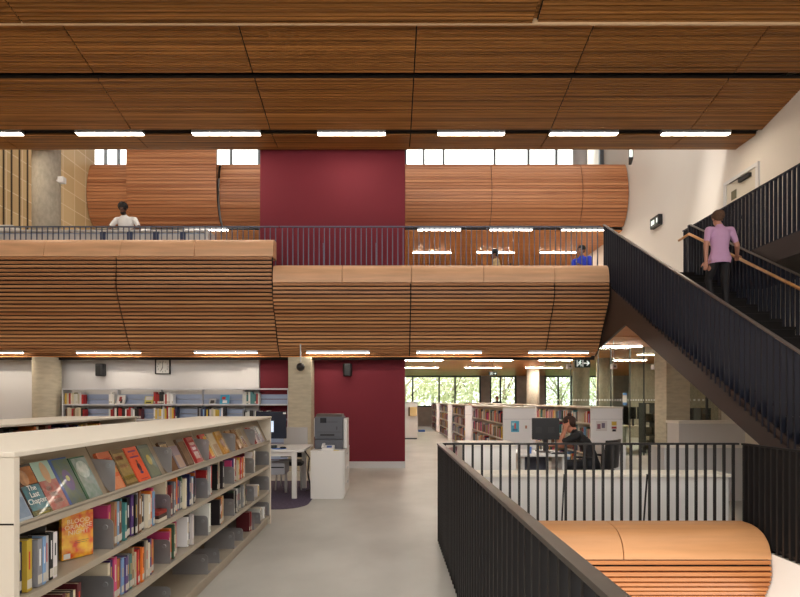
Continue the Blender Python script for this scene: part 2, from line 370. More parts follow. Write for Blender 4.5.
# ================================================================ CURVED BALCONIES
def resample(prof, pitch):
    pts = [Vector((p[0], p[1])) for p in prof]
    dense = []
    # catmull-rom smoothing
    P = [pts[0]*2-pts[1]]+pts+[pts[-1]*2-pts[-2]]
    for i in range(1, len(P)-2):
        for k in range(12):
            t = k/12; a, b, c, d = P[i-1], P[i], P[i+1], P[i+2]
            dense.append(.5*((2*b)+(c-a)*t+(2*a-5*b+4*c-d)*t*t+(3*b-a-3*c+d)*t**3))
    dense.append(pts[-1])
    out = [dense[0]]; acc = 0; want = pitch
    for a, b in zip(dense[:-1], dense[1:]):
        L = (b-a).length
        while acc+L >= want:
            t = (want-acc)/L; out.append(a+(b-a)*t); want += pitch
        acc += L
    return out, dense
def slatted(parent, prof, xs, pitch, gap, m, name='slat_panel', th=.035, back=True, seam=.014, first=None):
    pts, dense = resample(prof, pitch/3)
    for a, c in zip(xs[:-1], xs[1:]):
        b = MB(); i = 0
        while i+3 <= len(pts)-1:
            p = pts[i]; q = pts[i+3]; d = (q-p); L = d.length; d = d/L
            q2 = p+d*(pitch-gap); n = Vector((d.y, -d.x))   # inward
            if n.x < 0: n = -n
            pr = [(p.x,p.y),(q2.x,q2.y),(q2.x+n.x*th,q2.y+n.y*th),(p.x+n.x*th,p.y+n.y*th)]
            b.prism_x(pr, a+seam, c-seam); i += 3
        b.build(name, m, parent)
    if back:
        b = MB(); n = len(dense); off = th+.004; vs = []
        sh = []
        for i, p in enumerate(dense):
            d = (dense[min(i+1,n-1)]-dense[max(i-1,0)]).normalized(); nn = Vector((d.y,-d.x))
            if nn.x < 0: nn = -nn
            sh.append((p+nn*off, p+nn*(off+.04)))
        poly = [(p.x,p.y) for p,_ in sh]
        for i in range(n-1):
            b.prism_x([(sh[i][0].x,sh[i][0].y),(sh[i+1][0].x,sh[i+1][0].y),(sh[i+1][1].x,sh[i+1][1].y),(sh[i][1].x,sh[i][1].y)], xs[0]+.002, xs[-1]-.002)
        b.build('backing', M_gap, parent)
def endcap(parent, prof, yb, x0, x1, m):
    _, d = resample(prof, .1)
    b = MB(); poly = [(p.x+.01,p.y) for p in d]+[(yb, d[-1].y), (yb, d[0].y)]
    b.prism_x(poly, x0, x1); b.build('end_panel', m, parent)
def captop(parent, prof, yb, xs, m):
    """smooth solid timber cap"""
    _, d = resample(prof, .1)
    for a, c in zip(xs[:-1], xs[1:]):
        b = MB(); poly = [(p.x,p.y) for p in d]+[(yb, d[-1].y),(yb, d[0].y)]
        b.prism_x(poly, a+.004, c-.004); b.build('cap_panel', m, parent, bevel=.004)
bl = thing('balcony_front', (-6,11.2,2.5), 'left stretch of long curved slatted timber balcony, its pale cap higher than the rest', 'balcony')
XS = -2.41
lp = [(11.01,4.50),(11.0,3.94),(11.07,3.67),(11.37,3.08),(11.58,2.68),(11.78,2.53),(11.84,2.52)]
slatted(bl, lp, [-9.88,-8.6,-5.63,XS], .083, .034, M_slat)
captop(bl, [(11.30,4.90),(11.14,4.895),(11.06,4.83),(11.02,4.7),(11.01,4.515)], 11.34, [-9.88,-8.75,-7.13,-5.56,-4.02,XS+.02], M_cap)
br = thing('balcony_front', (1,11.2,2.5), 'right stretch of long curved slatted timber balcony with low pale cap, ending by stair', 'balcony')
rp = [(11.02,3.965),(11.0,3.75),(11.07,3.55),(11.37,3.06),(11.58,2.68),(11.78,2.53),(11.84,2.52)]
slatted(br, rp, [XS,.45,3.42,4.56], .083, .034, M_slat)
captop(br, [(11.34,4.375),(11.18,4.37),(11.08,4.30),(11.03,4.17),(11.02,3.98)], 11.38, [XS,-.97,.46,1.96,3.43,4.56], M_cap)
for par, pf, a, c in ((br, rp, 4.462, 4.50), (bl, lp, XS-.05, XS-.014)): pass
b = MB(); b.box(XS+.01, 4.46, 11.845, 11.865, 2.52, 3.28); b.build('soffit_upstand', M_gap, br)
b = MB(); b.box(XS+.01, 4.46, 11.79, 11.865, 2.50, 2.518); b.build('lip', M_soff, br)
MB().box(-9.88, XS-.01, 11.845, 11.865, 2.52, 3.28).build('soffit_upstand', M_gap, bl); MB().box(-9.88, XS-.01, 11.79, 11.865, 2.50, 2.518).build('lip', M_soff, bl)
endcap(br, rp, 11.84, 4.562, 4.578, M_gap)
# far balcony across the atrium
fb = thing('balcony_front', (-1,17.6,7.3), 'far curved timber balcony wrapping below the clerestory windows', 'balcony')
fp = [(17.85,9.42),(17.62,9.3),(17.45,8.8),(17.4,8.3),(17.48,7.8),(17.7,7.42),(17.9,7.3)]
slatted(fb, fp, [LX+.02, X(127,17.4), X(217,17.4)+.0], .105, .012, M_far, seam=.01)
slatted(fb, fp, [X(219,17.4), X(332,17.4)-1.5, X(405,17.4), X(492,17.4), X(583,17.4), WX-.02], .105, .012, M_far, seam=.01)
box('ledge', M_far, LX+.02, WX-.02, 17.87, 18.8, 9.36, 9.42, fb)
fh = [(17.22,10.5),(17.2,9.6),(17.18,8.8),(17.2,8.2),(17.32,7.7),(17.55,7.38),(17.78,7.28)]
f2 = thing('balcony_front', (X(172,17.2),17.4,7.3), 'taller curved timber section rising to the high ceiling left of burgundy wall', 'balcony')
slatted(f2, fh, [X(127,17.25), X(217,17.25)], .105, .012, M_far, seam=.005)
# lower balcony in the stair void
lb = thing('balcony_front', (2.2,5.6,-.6), 'low curved timber balcony edge in the stair void below the crossing railing', 'balcony')
llp = [(5.36,-.065),(5.345,-.2),(5.38,-.33),(5.5,-.56),(5.66,-.78),(5.8,-.88)]
slatted(lb, llp, [.62, 3.85], .058, .02, M_low)
captop(lb, [(5.80,.232),(5.64,.23),(5.50,.19),(5.41,.11),(5.37,.02),(5.36,-.055)], 5.83, [.62, X(618,5.5), 3.85], mat('cap_timber_low', (206,148,98), .42, noise=.1, scale=2, stretch=(.5,6,6)))

# ================================================================ RAILINGS
def railing(name, label, x0, x1, y0, y1, ztop, zbot, sp, m, w=.028, toprail=.05, group=None, base=True, zt1=None, zb1=None, tr_h=.02, mtop=None, stanch=(), dp=.05):
    zt1 = ztop if zt1 is None else zt1; zb1 = zbot if zb1 is None else zb1
    t = thing(name, ((x0+x1)/2, (y0+y1)/2, min(zbot, zb1)), label, 'railing', group)
    A = Vector((x0,y0,0)); B = Vector((x1,y1,0)); L = (B-A).length; n = int(L/sp)
    up = Vector((0,0,1))
    MB().bar((x0,y0,ztop-tr_h/2),(x1,y1,zt1-tr_h/2), toprail, tr_h).build('top_rail', mtop or m, t)
    MB().bar((x0,y0,zbot+.035),(x1,y1,zb1+.035), .03, .022).build('bottom_rail', m, t)
    d = (B-A).normalized(); s = Vector((-d.y, d.x, 0))
    for i in range(n+1):
        k = (i+.5)/(n+1); p = A+(B-A)*k; zt = ztop+(zt1-ztop)*k-tr_h; zb = zbot+(zb1-zbot)*k
        b = MB(); h = w/2
        c = [p-d*h*.8-s*dp/2, p+d*h*.8-s*dp/2, p+d*h*.8+s*dp/2, p-d*h*.8+s*dp/2]
        b.hexa([v+up*zb for v in c]+[v+up*zt for v in c]); b.build('baluster', m, t)
    for k in stanch:
        p = A+(B-A)*k; zt = ztop+(zt1-ztop)*k-.35; zb = zbot+(zb1-zbot)*k
        MB().bar(p+up*zt+s*.03, p+up*zb+s*.14, .018, .012, up=d).build('stanchion', m, t)
    return t
railing('railing', 'dark steel railing running from foreground along left side of stair void', .558, .558, .9, 5.9, 1.075, .0, .105, M_steel, .028, .055, mtop=mat('bronze_rail', (96,88,82), .35, metal=.6))
railing('railing', 'dark steel railing crossing behind the low curved timber edge of the void', .565, 3.86, 5.9, 5.9, 1.075, .0, .103, M_steel, .028, .05, stanch=(.42,.70), dp=.026)
railing('railing', 'dense dark railing on right edge of the stair void, under the stair', 3.9, 3.9, 3.0, 5.87, 1.075, .0, .085, M_steel, .03, .05, dp=.06)
railing('railing', 'grey steel balcony railing on the left stretch, behind the high cap', -9.85, XS+.03, 11.47, 11.47, 5.285, L2, .118, M_railu, .022, .05, dp=.022)
railing('railing', 'grey steel balcony railing on the right stretch above the low cap', XS+.06, 4.54, 11.47, 11.47, 5.285, L2, .113, M_railu, .022, .05, stanch=(.135,.30,.6), dp=.022)
# stairs
SL = .59
def st_z(Y): return L2-(11.3-Y)*SL          # nosing line
YB = 11.3-L2/SL
sc = thing('staircase', (5.35, YB, 0), 'dark steel straight staircase descending towards the camera from upper landing', 'staircase')
for x0, x1 in ((4.585, 4.635), (6.42, 6.47)):
    b = MB(); y0 = YB+.25; y1 = 10.92
    prof = [(y0-.25, 0), (y0+.45, 0.0), (10.0, 2.99), (11.5, 2.60), (11.5, 3.98), (10.95, 3.98), (y0, st_z(y0)-.17)]
    prof = [(YB-.1, 0), (YB+.62, 0), (10.35, 3.02), (11.9, 2.62), (11.9, 4.05), (11.35, 4.05), (YB+.1, .0+.05)]
    if x0 > 5: prof = [(YB-.1,0),(YB+.62,0),(10.35,3.02),(11.2,3.5),(11.2,3.98),(YB+.1,.05)]
    b.prism_x(prof, x0, x1); b.build('stringer', M_stair, sc)
n = 25; rise = L2/n; run = (11.3-YB)/n
for i in range(n-1):
    z = (i+1)*rise; y = YB+i*run
    b = MB(); b.box(4.636, 6.419, y-.02, y+run+.01, z-.04, z); b.box(4.636, 6.419, y-.005, y+.005, z-rise, z-.04)
    b.build('step', M_steel, sc)
box('landing', M_steel, 4.636, 6.419, 11.2, 11.9, L2-.3, L2+.004, sc)
b = MB(); b.add([(4.64,YB+.35,.02),(6.41,YB+.35,.02),(6.41,11.0,3.34),(4.64,11.0,3.34),(4.64,YB+.35,.0),(6.41,YB+.35,.0),(6.41,11.02,3.30),(4.64,11.02,3.30)],
      [(0,1,2,3),(7,6,5,4),(0,4,5,1),(1,5,6,2),(2,6,7,3),(3,7,4,0)]); b.build('underside', M_stair, sc)
zt = lambda Y: 5.31-(11.42-Y)*SL
railing('stair_railing', 'near left dark baluster guard sloping down the staircase', 4.6, 4.6, 4.5, 11.42, zt(4.5), st_z(4.5)-.20, .105, M_blue, .03, .05, zt1=5.31, zb1=st_z(11.42)-.20, mtop=mat('pewter_rail', (122,114,110), .35, metal=.6))
g = railing('stair_railing', 'far right dark baluster guard of the staircase carrying the oak handrail', 6.46, 6.46, 4.5, 11.42, zt(4.5), st_z(4.5)-.12, .105, M_blue, .03, .05, zt1=5.31, zb1=st_z(11.42)-.12, mtop=MC['pewter_rail'])
b = MB(); b.tube((6.36,4.5,zt(4.5)-.17),(6.36,11.3,zt(11.3)-.17),.026); b.tube((6.36,11.3,zt(11.3)-.17),(6.36,11.7,zt(11.3)-.19),.026); b.ell((6.36,11.3,zt(11.3)-.17),(.026,)*3)
o = b.build('handrail', M_oak, g, smooth=True); o['label'] = 'pale oak handrail'
box('newel', M_blue, 6.43, 6.49, 11.43, 11.49, L2, 5.31, g)
railing('railing', 'dark railing of upper gallery beside right wall, above the staircase', 6.54, 6.54, 6.6, 11.85, 5.31, L2-.02, .105, M_blue, .03, .05, stanch=(.3,.62))
gl = MB(); gl.box(6.5, WX, 6.4, 11.199, L2-.35, L2-.001); struct(gl.build('floor', mat('gallery_soffit', (58,48,46), .5), origin=(7,8,L2)))
# upper door in right wall
dd = MB(); dd.box(WX-.05, WX-.001, 11.28, 11.36, L2, 6.6); dd.box(WX-.05, WX-.001, 12.36, 12.45, L2, 6.6); dd.box(WX-.05, WX-.001, 11.36, 12.36, 6.52, 6.6)
d1 = struct(dd.build('door_1', M_offw)); box('door_leaf', mat('door_cream', (214,206,190), .5), WX-.03, WX-.002, 11.37, 12.35, L2+.01, 6.51, d1)
box('door_closer', M_blk, WX-.1, WX-.031, 11.5, 11.85, 6.38, 6.46, d1)
MB().bar((WX-.09,11.8,6.47),(WX-.06,12.2,6.5),.02,.015).build('closer_arm', M_blk, d1)
box('glazing_strip', mat('door_glass', (120,120,100), .2), WX-.036, WX-.031, 12.0, 12.18, 6.1, 6.3, d1)
tt = box('door_handle', M_alu, WX-.08, WX-.031, 12.22, 12.28, L2+1.0, L2+1.05, d1)

# ================================================================ COLUMNS
def column(px, w, Y, z0, z1, label, group, m=M_ccol, round_=True):
    x = X(px, Y)
    if round_: o = MB().tube((x,Y,z0),(x,Y,z1), w/2, n=40).build('concrete_column', m)
    else: o = box('concrete_column', m, x-w/2, x+w/2, Y-w/2, Y+w/2, z0, z1, bevel=.01)
    if round_:
        for p in o.data.polygons: p.use_smooth = len(p.vertices) == 4
    return tag(o, label, 'column', group)
column(47, .56, 11.86, .0, 2.49, 'round concrete column before white wall at far left, ground level', 'columns', M_bconc)
column(46.5, .585, 12.5, L2, 11.3, 'round concrete column on the upper level at far left', 'columns')
column(301.5, .5, 11.9, 0, 2.49, 'board-marked concrete column between the two burgundy wall parts', 'columns', M_bconc, False)
column(672, .54, 12.4, 0, CEIL, 'large pale board-marked concrete column behind stair stringer', 'columns', M_bconc, False)
column(581, .55, 18.0, 0, CEIL, 'concrete column below the exit sign behind the bookcases', 'columns')
column(533, .57, 25, 0, CEIL, 'far slim concrete column left of exit sign, beyond the bookcases', 'columns')
column(604.5, .56, 19.2, 0, CEIL, 'concrete column just right of exit sign, seen through glass', 'columns')
column(580, .5, 19.15, 7.3, 11.3, 'white round column before the clerestory windows, top right', 'columns', M_white)

# ================================================================ HUMANS
def human(name, label, loc, yaw, J, shirt, trouser, skin, hair, hairscale=1.0, hairkind='short', beard=False, sleeve='short', headdir=(0,1,0), headpitch=0, shoes=(30,28,28), scale=1.0, hem=0):
    """J: joint dict in local coords (x right, y forward, z up)."""
    b = MB()
    g = lambda k: Vector(J[k])
    segs = []   # (a,b,material)
    def limb(a, c, ra, rb, mi): b.cone(a, c, ra, rb); segs.append((a, c, mi))
    pel, wst, chs, nk, hd = g('pelvis'), g('waist'), g('chest'), g('neck'), g('head')
    # torso as lofted ellipses following the spine
    rings = []
    def ring(c, rx, ry): rings.append((c, rx, ry))
    ring(pel+(pel-wst)*.75, .16 if hem else .12, .12 if hem else .09); ring(pel, .18, .125); ring(pel.lerp(wst,.6), .15, .105); ring(wst, .14, .10)
    ring(wst.lerp(chs,.5), .155, .11); ring(chs, .175, .115); ring(chs.lerp(nk,.55), .16, .095); ring(chs.lerp(nk,.85), .09, .07); ring(nk, .055, .055)
    b.loft(rings); segs.append((pel, chs, 1)); segs.append((chs, chs.lerp(nk,.8), 1)); segs.append((pel-(wst-pel)*.4, pel, 2))
    for s in ('l', 'r'):
        sh, el, wr_, hp, kn, an, to = [g(s+k) for k in ('_shoulder','_elbow','_wrist','_hip','_knee','_ankle','_toe')]
        limb(chs.lerp(nk,.5), sh, .07, .062, 1); limb(sh, sh.lerp(el,.65), .062, .05, 1)
        limb(sh.lerp(el,.65), el, .046, .04, 0 if sleeve == 'short' else 1); limb(el, wr_, .042, .028, 0 if sleeve == 'short' else 1)
        # hand: palm, four unequal fingers, thumb from the side
        d = (g(s+'_hand')-wr_).normalized(); side = d.cross(Vector((0,0,1)))
        if side.length < .1: side = Vector((0,1,0))
        side.normalize()
        if s == 'l': side = -side
        nrm = d.cross(side).normalized()
        pc = wr_+d*.09
        limb(wr_, wr_+d*.03, .028, .027, 0)
        for q in (-.026, -.009, .009, .026): limb(wr_+d*.03+side*q*.8, pc+side*q, .016, .014, 0)
        for q, L in ((-.028,.055),(-.010,.07),(.009,.075),(.027,.066)):
            k0 = pc+side*q; k1 = k0+d*L*.55+nrm*.008; k2 = k1+d*L*.4+nrm*.022
            limb(k0, k1, .0105, .0095, 0); limb(k1, k2, .0095, .008, 0)
        t0 = wr_+d*.03+side*.03; t1 = t0+d*.035+side*.03; t2 = t1+d*.03+side*.008+nrm*.01
        limb(t0, t1, .0135, .0115, 0); limb(t1, t2, .0115, .0095, 0)
        limb(pel+(hp-pel)*.6, hp, .1, .1, 2); limb(hp, kn, .092, .062, 2); limb(kn, an, .06, .043, 2); limb(an, to, .044, .034, 3)
        limb(an, an+(an-to)*.3+Vector((0,0,-.02)), .04, .034, 3)
    limb(nk, hd, .055, .052, 0)
    # head
    hm = Matrix.Rotation(J.get('headyaw', 0), 3, 'Z') @ Matrix.Rotation(headpitch, 3, 'X')
    hc = hd+Vector((0,0,.09))+hm @ Vector((0,.015,0))
    b.ell(hc+hm @ Vector((0,-.01,.03)), (.076,.095,.09), hm); b.ell(hc+hm @ Vector((0,.02,-.045)), (.056,.07,.075), hm)
    b.cone(hc+hm @ Vector((0,.08,.0)), hc+hm @ Vector((0,.104,-.03)), .011, .016)
    b.ell(hc+hm @ Vector((0,.083,-.062)), (.024,.012,.008), hm)
    b.ell(hc+hm @ Vector((0,.07,.022)), (.055,.025,.012), hm)
    for sx in (-1, 1): b.ell(hc+hm @ Vector((sx*.077,-.005,-.01)), (.012,.02,.032), hm)
    segs.append((hc+Vector((0,0,-.08)), hc+Vector((0,0,.08)), 0))
    o = b.build(name, cm(skin, .6), origin=(0,0,0))
    rm = o.modifiers.new('r', 'REMESH'); rm.mode = 'VOXEL'; rm.voxel_size = .009
    sm = o.modifiers.new('s', 'SMOOTH'); sm.factor = .5; sm.iterations = 3
    bpy.context.view_layer.update()
    me = bpy.data.meshes.new_from_object(o.evaluated_get(bpy.context.evaluated_depsgraph_get()))
    o.modifiers.clear(); o.data = me; me.name = name; me.materials.clear()
    for c_ in (skin, shirt, trouser, shoes): me.materials.append(cm(c_, .75))
    SA = [(a, c-a, max((c-a).length_squared, 1e-9), mi) for a, c, mi in segs]
    mis = []
    for p in me.polygons:
        ce = p.center; best = 9; bm_ = 0
        for a, d, l2, mi in SA:
            t = (ce-a).dot(d)/l2; t = 0 if t < 0 else 1 if t > 1 else t
            q = (ce-(a+d*t)).length_squared
            if mi == 1 or mi == 2: q *= .5
            if q < best: best = q; bm_ = mi
        if ce.z > nk.z+.02 and (ce-hc).length < .2: bm_ = 0
        if hem and ce.z > hem and abs(ce.x) < .19 and bm_ == 2: bm_ = 1
        mis.append(bm_)
    me.polygons.foreach_set('material_index', mis); me.polygons.foreach_set('use_smooth', [True]*len(me.polygons))
    # hair
    WP[o.name] = Vector((0,0,0))
    h = MB(); k = hairscale
    if hairkind == 'short':
        h.ell(hc+hm @ Vector((0,-.022,.045)), (.084*k,.092*k,.082*k), hm, 24, 14, wob=.05)
        h.ell(hc+hm @ Vector((0,-.05,-.0)), (.074,.055,.06), hm, 20, 10, wob=.04)
    else:
        h.ell(hc+hm @ Vector((0,-.022,.045)), (.084*k,.095*k,.084*k), hm, 24, 14, wob=.04)
        h.ell(hc+hm @ Vector((0,-.06,.14)), (.04,.04,.035), hm, 14, 8, wob=.05)
        h.ell(hc+hm @ Vector((0,-.055,.0)), (.072,.05,.07), hm)
    h.build('hair', mat('hair_%d_%d_%d' % tuple(hair), hair, .85, noise=.3, scale=60), o, smooth=True)
    if beard:
        h = MB(); h.ell(hc+hm @ Vector((0,.03,-.082)), (.056,.062,.045), hm); h.build('beard', cm(hair, .9), o, smooth=True)
    for sx in (-1, 1):
        e = MB(); e.ell(hc+hm @ Vector((sx*.03,.086,.0)), (.012,.006,.007), hm); e.build('eye', M_ink, o, smooth=True)
    o.location = loc; o.rotation_euler = (0,0,yaw); o.scale = (scale,)*3
    tag(o, label, 'person'); return o
def stand_pose():
    return dict(pelvis=(0,0,.95), waist=(0,0,1.1), chest=(0,0,1.3), neck=(0,.01,1.49), head=(0,.02,1.54),
        l_shoulder=(-.19,0,1.41), l_elbow=(-.25,-.03,1.13), l_wrist=(-.24,.05,.88), l_hand=(-.23,.08,.80),
        r_shoulder=(.19,0,1.41), r_elbow=(.25,-.03,1.13), r_wrist=(.24,.05,.88), r_hand=(.23,.08,.80),
        l_hip=(-.09,0,.92), l_knee=(-.1,.02,.5), l_ankle=(-.1,-.02,.09), l_toe=(-.12,.14,.04),
        r_hip=(.09,0,.92), r_knee=(.1,.02,.5), r_ankle=(.1,-.02,.09), r_toe=(.12,.14,.04))
def sit_pose():
    J = stand_pose()
    J.update(pelvis=(0,0,.55), waist=(0,.0,.7), chest=(0,.02,.9), neck=(0,.05,1.08), head=(0,.06,1.13),
        l_shoulder=(-.19,.03,1.0), l_elbow=(-.24,.1,.74), l_wrist=(-.16,.34,.76), l_hand=(-.13,.42,.77),
        r_shoulder=(.19,.03,1.0), r_elbow=(.24,.1,.74), r_wrist=(.16,.34,.76), r_hand=(.13,.42,.77),
        l_hip=(-.1,.03,.54), l_knee=(-.12,.46,.52), l_ankle=(-.12,.44,.09), l_toe=(-.13,.6,.04),
        r_hip=(.1,.03,.54), r_knee=(.12,.46,.52), r_ankle=(.12,.44,.09), r_toe=(.13,.6,.04))
    return J
# walker on the stairs, seen from behind, going up (facing +Y), right hand on the oak handrail
pY = 9.2; stepi = int((pY-YB)/run); tz = (stepi+1)*rise
J = stand_pose()
J.update(r_elbow=(.31,.02,1.16), r_wrist=(.44,.22,1.04), r_hand=(.49,.30,1.02), l_elbow=(-.27,-.06,1.14), l_wrist=(-.25,-.02,.88), l_hand=(-.24,0,.80),
         l_knee=(-.1,.16,.6), l_ankle=(-.1,.06,.09+rise), l_toe=(-.11,.2,.05+rise), head=(0,.05,1.54))
stY = YB+stepi*run+.12
man = human('person', 'person in lilac t-shirt and black trousers walking up the staircase, seen from behind', (5.66, stY, tz), 0, J, (204,160,196), (24,22,26), (196,140,118), (92,66,48), 1.2, headpitch=-.1, hem=.84)
# reader at upper left, facing camera (-Y) looking down
J = stand_pose()
J.update(chest=(0,.05,1.3), neck=(0,.12,1.48), head=(0,.17,1.52), l_shoulder=(-.2,.05,1.4), r_shoulder=(.2,.05,1.4),
         l_elbow=(-.33,.12,1.2), l_wrist=(-.22,.32,1.07), l_hand=(-.16,.38,1.05), r_elbow=(.33,.12,1.2), r_wrist=(.22,.32,1.07), r_hand=(.16,.38,1.05))
human('person', 'bearded person in white t-shirt looking down behind the upper left railing', (X(127,12.3), 12.3, L2), PI, J, (222,220,220), (40,44,60), (92,60,46), (20,15,14), 1.2, 'short', beard=True, headpitch=-.45, scale=1.04)
def chair(loc, yaw, label, m, cat='chair', office=False, group=None, tall=.95):
    t = thing('office_chair' if office else 'reading_chair', (0,0,0), label, cat, group)
    MB().box(-.24,.24,-.23,.24,.42,.49).build('seat', m, t, bevel=.03)
    bb = MB(); n = 8
    for i in range(n):
        a0 = -.23+.46*i/n; a1 = a0+.46/n; y0 = -.25-.05*math.cos(a0*6); y1 = -.25-.05*math.cos(a1*6)
        bb.hexa([(a0,y0-.02,.52),(a1,y1-.02,.52),(a1,y1+.02,.52),(a0,y0+.02,.52),(a0,y0-.06,tall),(a1,y1-.06,tall),(a1,y1-.03,tall),(a0,y0-.03,tall)])
    bb.build('backrest', m, t)
    if office:
        MB().tube((0,0,.1),(0,0,.42),.03).build('gas_lift', M_blk, t)
        for i in range(5):
            a = 2*PI*i/5; q = MB(); q.bar((0,0,.1),(.28*math.cos(a),.28*math.sin(a),.07),.05,.03); l = q.build('base_leg', M_blk, t)
            q = MB(); q.tube((.28*math.cos(a)-.02,.28*math.sin(a),.03),(.28*math.cos(a)+.02,.28*math.sin(a),.03),.03); q.build('castor', M_blk, l)
        for s in (-1,1):
            q = MB(); q.bar((s*.28,.0,.45),(s*.28,0,.66),.03,.04,up=(0,1,0)); q.box(s*.28-.03,s*.28+.03,-.13,.15,.66,.69); q.bar((s*.2,0,.45),(s*.295,0,.45),.04,.02); q.build('armrest', M_blk, t)
        MB().bar((0,-.2,.43),(0,-.31,.6),.06,.02).build('back_bracket', M_blk, t)
    else:
        for sx in (-1,1):
            for sy in (-1,1): MB().tube((sx*.2,sy*.19,.43),(sx*.22,sy*.22,.0),.014).build('leg', M_alu, t)
        MB().bar((0,-.2,.44),(0,-.31,.58),.1,.015).build('back_bracket', M_alu, t)
    t.location = loc; t.rotation_euler = (0,0,yaw); return t
# two seated people on upper balcony
SY = 14.4
human('person', 'person with dark hair seated far back on upper level, only the head above cap', (X(497,SY), SY, L2), PI*.5, sit_pose(), (200,170,120), (50,50,60), (120,84,64), (16,14,14), 1.12, scale=1.03)
chair((X(497,SY), SY, L2), PI*.5, 'chair under the dark-haired seated person on the upper level', M_blk)
human('person', 'person in bright blue top seated near the stair head on the upper level', (X(582.5,SY), SY, L2), PI*.75, sit_pose(), (36,60,190), (40,40,50), (150,104,84), (16,14,14), 1.12, sleeve='long', scale=1.1)
chair((X(582.5,SY), SY, L2), PI*.75, 'chair under person in blue top on the upper level', M_blk)
# person at staff desk, facing left (-X), black shirt, hand to head
DY = 8.3; px0 = X(592, DY)
J = sit_pose()
J.update(waist=(0,.03,.72), chest=(0,.14,.93), neck=(0,.27,1.07), head=(0,.33,1.08), l_shoulder=(-.19,.2,1.0), r_shoulder=(.19,.2,1.0),
         l_elbow=(-.22,.46,.86), l_wrist=(-.12,.38,1.10), l_hand=(-.08,.36,1.18), r_elbow=(.24,.36,.80), r_wrist=(.16,.58,.80), r_hand=(.13,.66,.80))
human('person', 'person in black t-shirt leaning over staff desk with one hand raised to the hair', (px0, DY, 0), PI/2-.45, J, (22,20,22), (26,26,32), (186,122,94), (58,36,28), 1.12, 'bun', headpitch=-.35)
chair((px0+.02, DY-.03, 0), .75, 'black office chair at the staff desk under person in black', M_blk, office=True)
# distant stander among the stacks
J = stand_pose()
human('person', 'distant person in dark top standing by the back windows beyond the bookcases', (X(497,28), 28, 0), PI, J, (30,30,36), (30,30,36), (150,110,90), (20,16,14), 1.05, sleeve='long')

# ================================================================ BOOKS
BC = [('red',(176,44,44)),('navy blue',(38,46,84)),('black',(34,32,34)),('cream',(222,210,184)),('white',(232,230,226)),('teal',(74,128,132)),
      ('orange',(222,124,52)),('pink',(198,72,120)),('brown',(112,74,48)),('grey',(138,138,142)),('yellow',(222,186,70)),('dark green',(52,86,66)),
      ('purple',(92,66,124)),('pale blue',(126,160,200)),('tan',(186,150,104)),('maroon',(104,34,44))]
BD = dict(BC)
book_n = 0
def book(p, ax, t, d, h, cname, label, group, detail=True, lean=0):
    """p = bottom corner of spine at start of thickness; ax 'x': shelf runs in +Y, spine towards +X; 'y': shelf runs in +X, spine towards -Y; 'w': runs +Y, spine towards -X"""
    global book_n; book_n += 1
    col = BD[cname]; v = R.uniform(.85, 1.12); col = tuple(int(min(250, c*v)//6*6) for c in col)
    if ax == 'x': m = Matrix(((0,-1,0),(1,0,0),(0,0,1)))
    elif ax == 'w': m = Matrix(((0,1,0),(-1,0,0),(0,0,1)))
    else: m = Matrix(((1,0,0),(0,1,0),(0,0,1)))
    # local: x thickness, y into shelf, z up
    M4 = Matrix.Translation(Vector(p)) @ m.to_4x4() @ Matrix.Translation((t if lean else 0,0,0)) @ Matrix.Rotation(lean, 4, 'Y') @ Matrix.Translation((-t if lean else 0,0,0))
    b = MB(); c = .0025
    def bx(B, *a): B.box(*a, m=M4)
    if detail:
        bx(b, 0,t,0,c,0,h); bx(b, 0,c,c,d,0,h); bx(b, t-c,t,c,d,0,h)
        o = b.build('book', cm(col, .4), origin=p)
        q = MB(); bx(q, c,t-c,c,d-.004,.004,h-.004); q.build('page_block', M_page, o)
        if t > .016:
            q = MB(); bx(q, .0015,t-.0015,-.0008,-.0001,.012,.05); q.build('spine_label', M_slab, o)
            q = MB(); z0 = h*R.uniform(.4,.5); z1 = h*R.uniform(.7,.85); w = t*R.uniform(.2,.32)
            k = R.choice([(230,220,190),(214,178,90),(240,240,240),(200,60,50),(30,30,30)])
            bx(q, t/2-w/2,t/2+w/2,-.0008,-.0001,z0,z1); q.build('spine_title', cm(k), o)
    else:
        bx(b, 0,t,0,d,0,h); o = b.build('book', cm(col, .45), origin=p)
        if R.random() < .6:
            q = MB(); bx(q, 0.002,t-.002,-.001,-.0001,.015,.06); q.build('spine_label', M_slab, o)
    return tag(o, label, 'book', group)

# ---------------------------------------------------------------- the long near bookcase
FX = -1.487; CT = 1.345; Y0 = 2.105; Y1 = 6.70; BAY = (Y1-.035-(Y0+.035))/6
SH = [1.04, .74, .43, .11]
def case_double(x_front, x_back, y0, y1, shelves, label, bays, end_detail=True):
    t = thing('bookcase', ((x_front+x_back)/2, (y0+y1)/2, 0), label, 'bookcase', 'low double sided bookcases')
    box('top_board', M_shelf, x_back-.01, x_front+.012, y0-.005, y1+.005, CT-.022, CT, t, bevel=.004)
    for a in (y0, y1-.035):
        box('end_panel', M_shelf, x_back, x_front+.006, a, a+.035, .3 if False else 0, CT-.0225, t, bevel=.003)
    xm = (x_front+x_back)/2
    box('centre_panel', M_back, xm-.01, xm+.01, y0+.036, y1-.036, .0, CT-.023, t)
    for s, xf in ((1, x_front), (-1, x_back)):
        for z in shelves:
            b = MB(); a, c = sorted((xm+s*.011, xf-s*.0045)); b.box(a, c, y0+.036, y1-.036, z-.022, z)
            a, c = sorted((xf-s*.004, xf)); b.box(a, c, y0+.036, y1-.036, z-.03, z+.004); b.build('shelf', M_shelfd, t)
        a, c = sorted((xf-s*.05, xf-s*.03)); box('kick_plate', M_shelfd, a, c, y0+.036, y1-.036, 0, .085, t)
    return t
case = case_double(FX, -2.38, Y0, Y1, SH, 'long cream low bookcase in the foreground, nearest to the camera', 6)
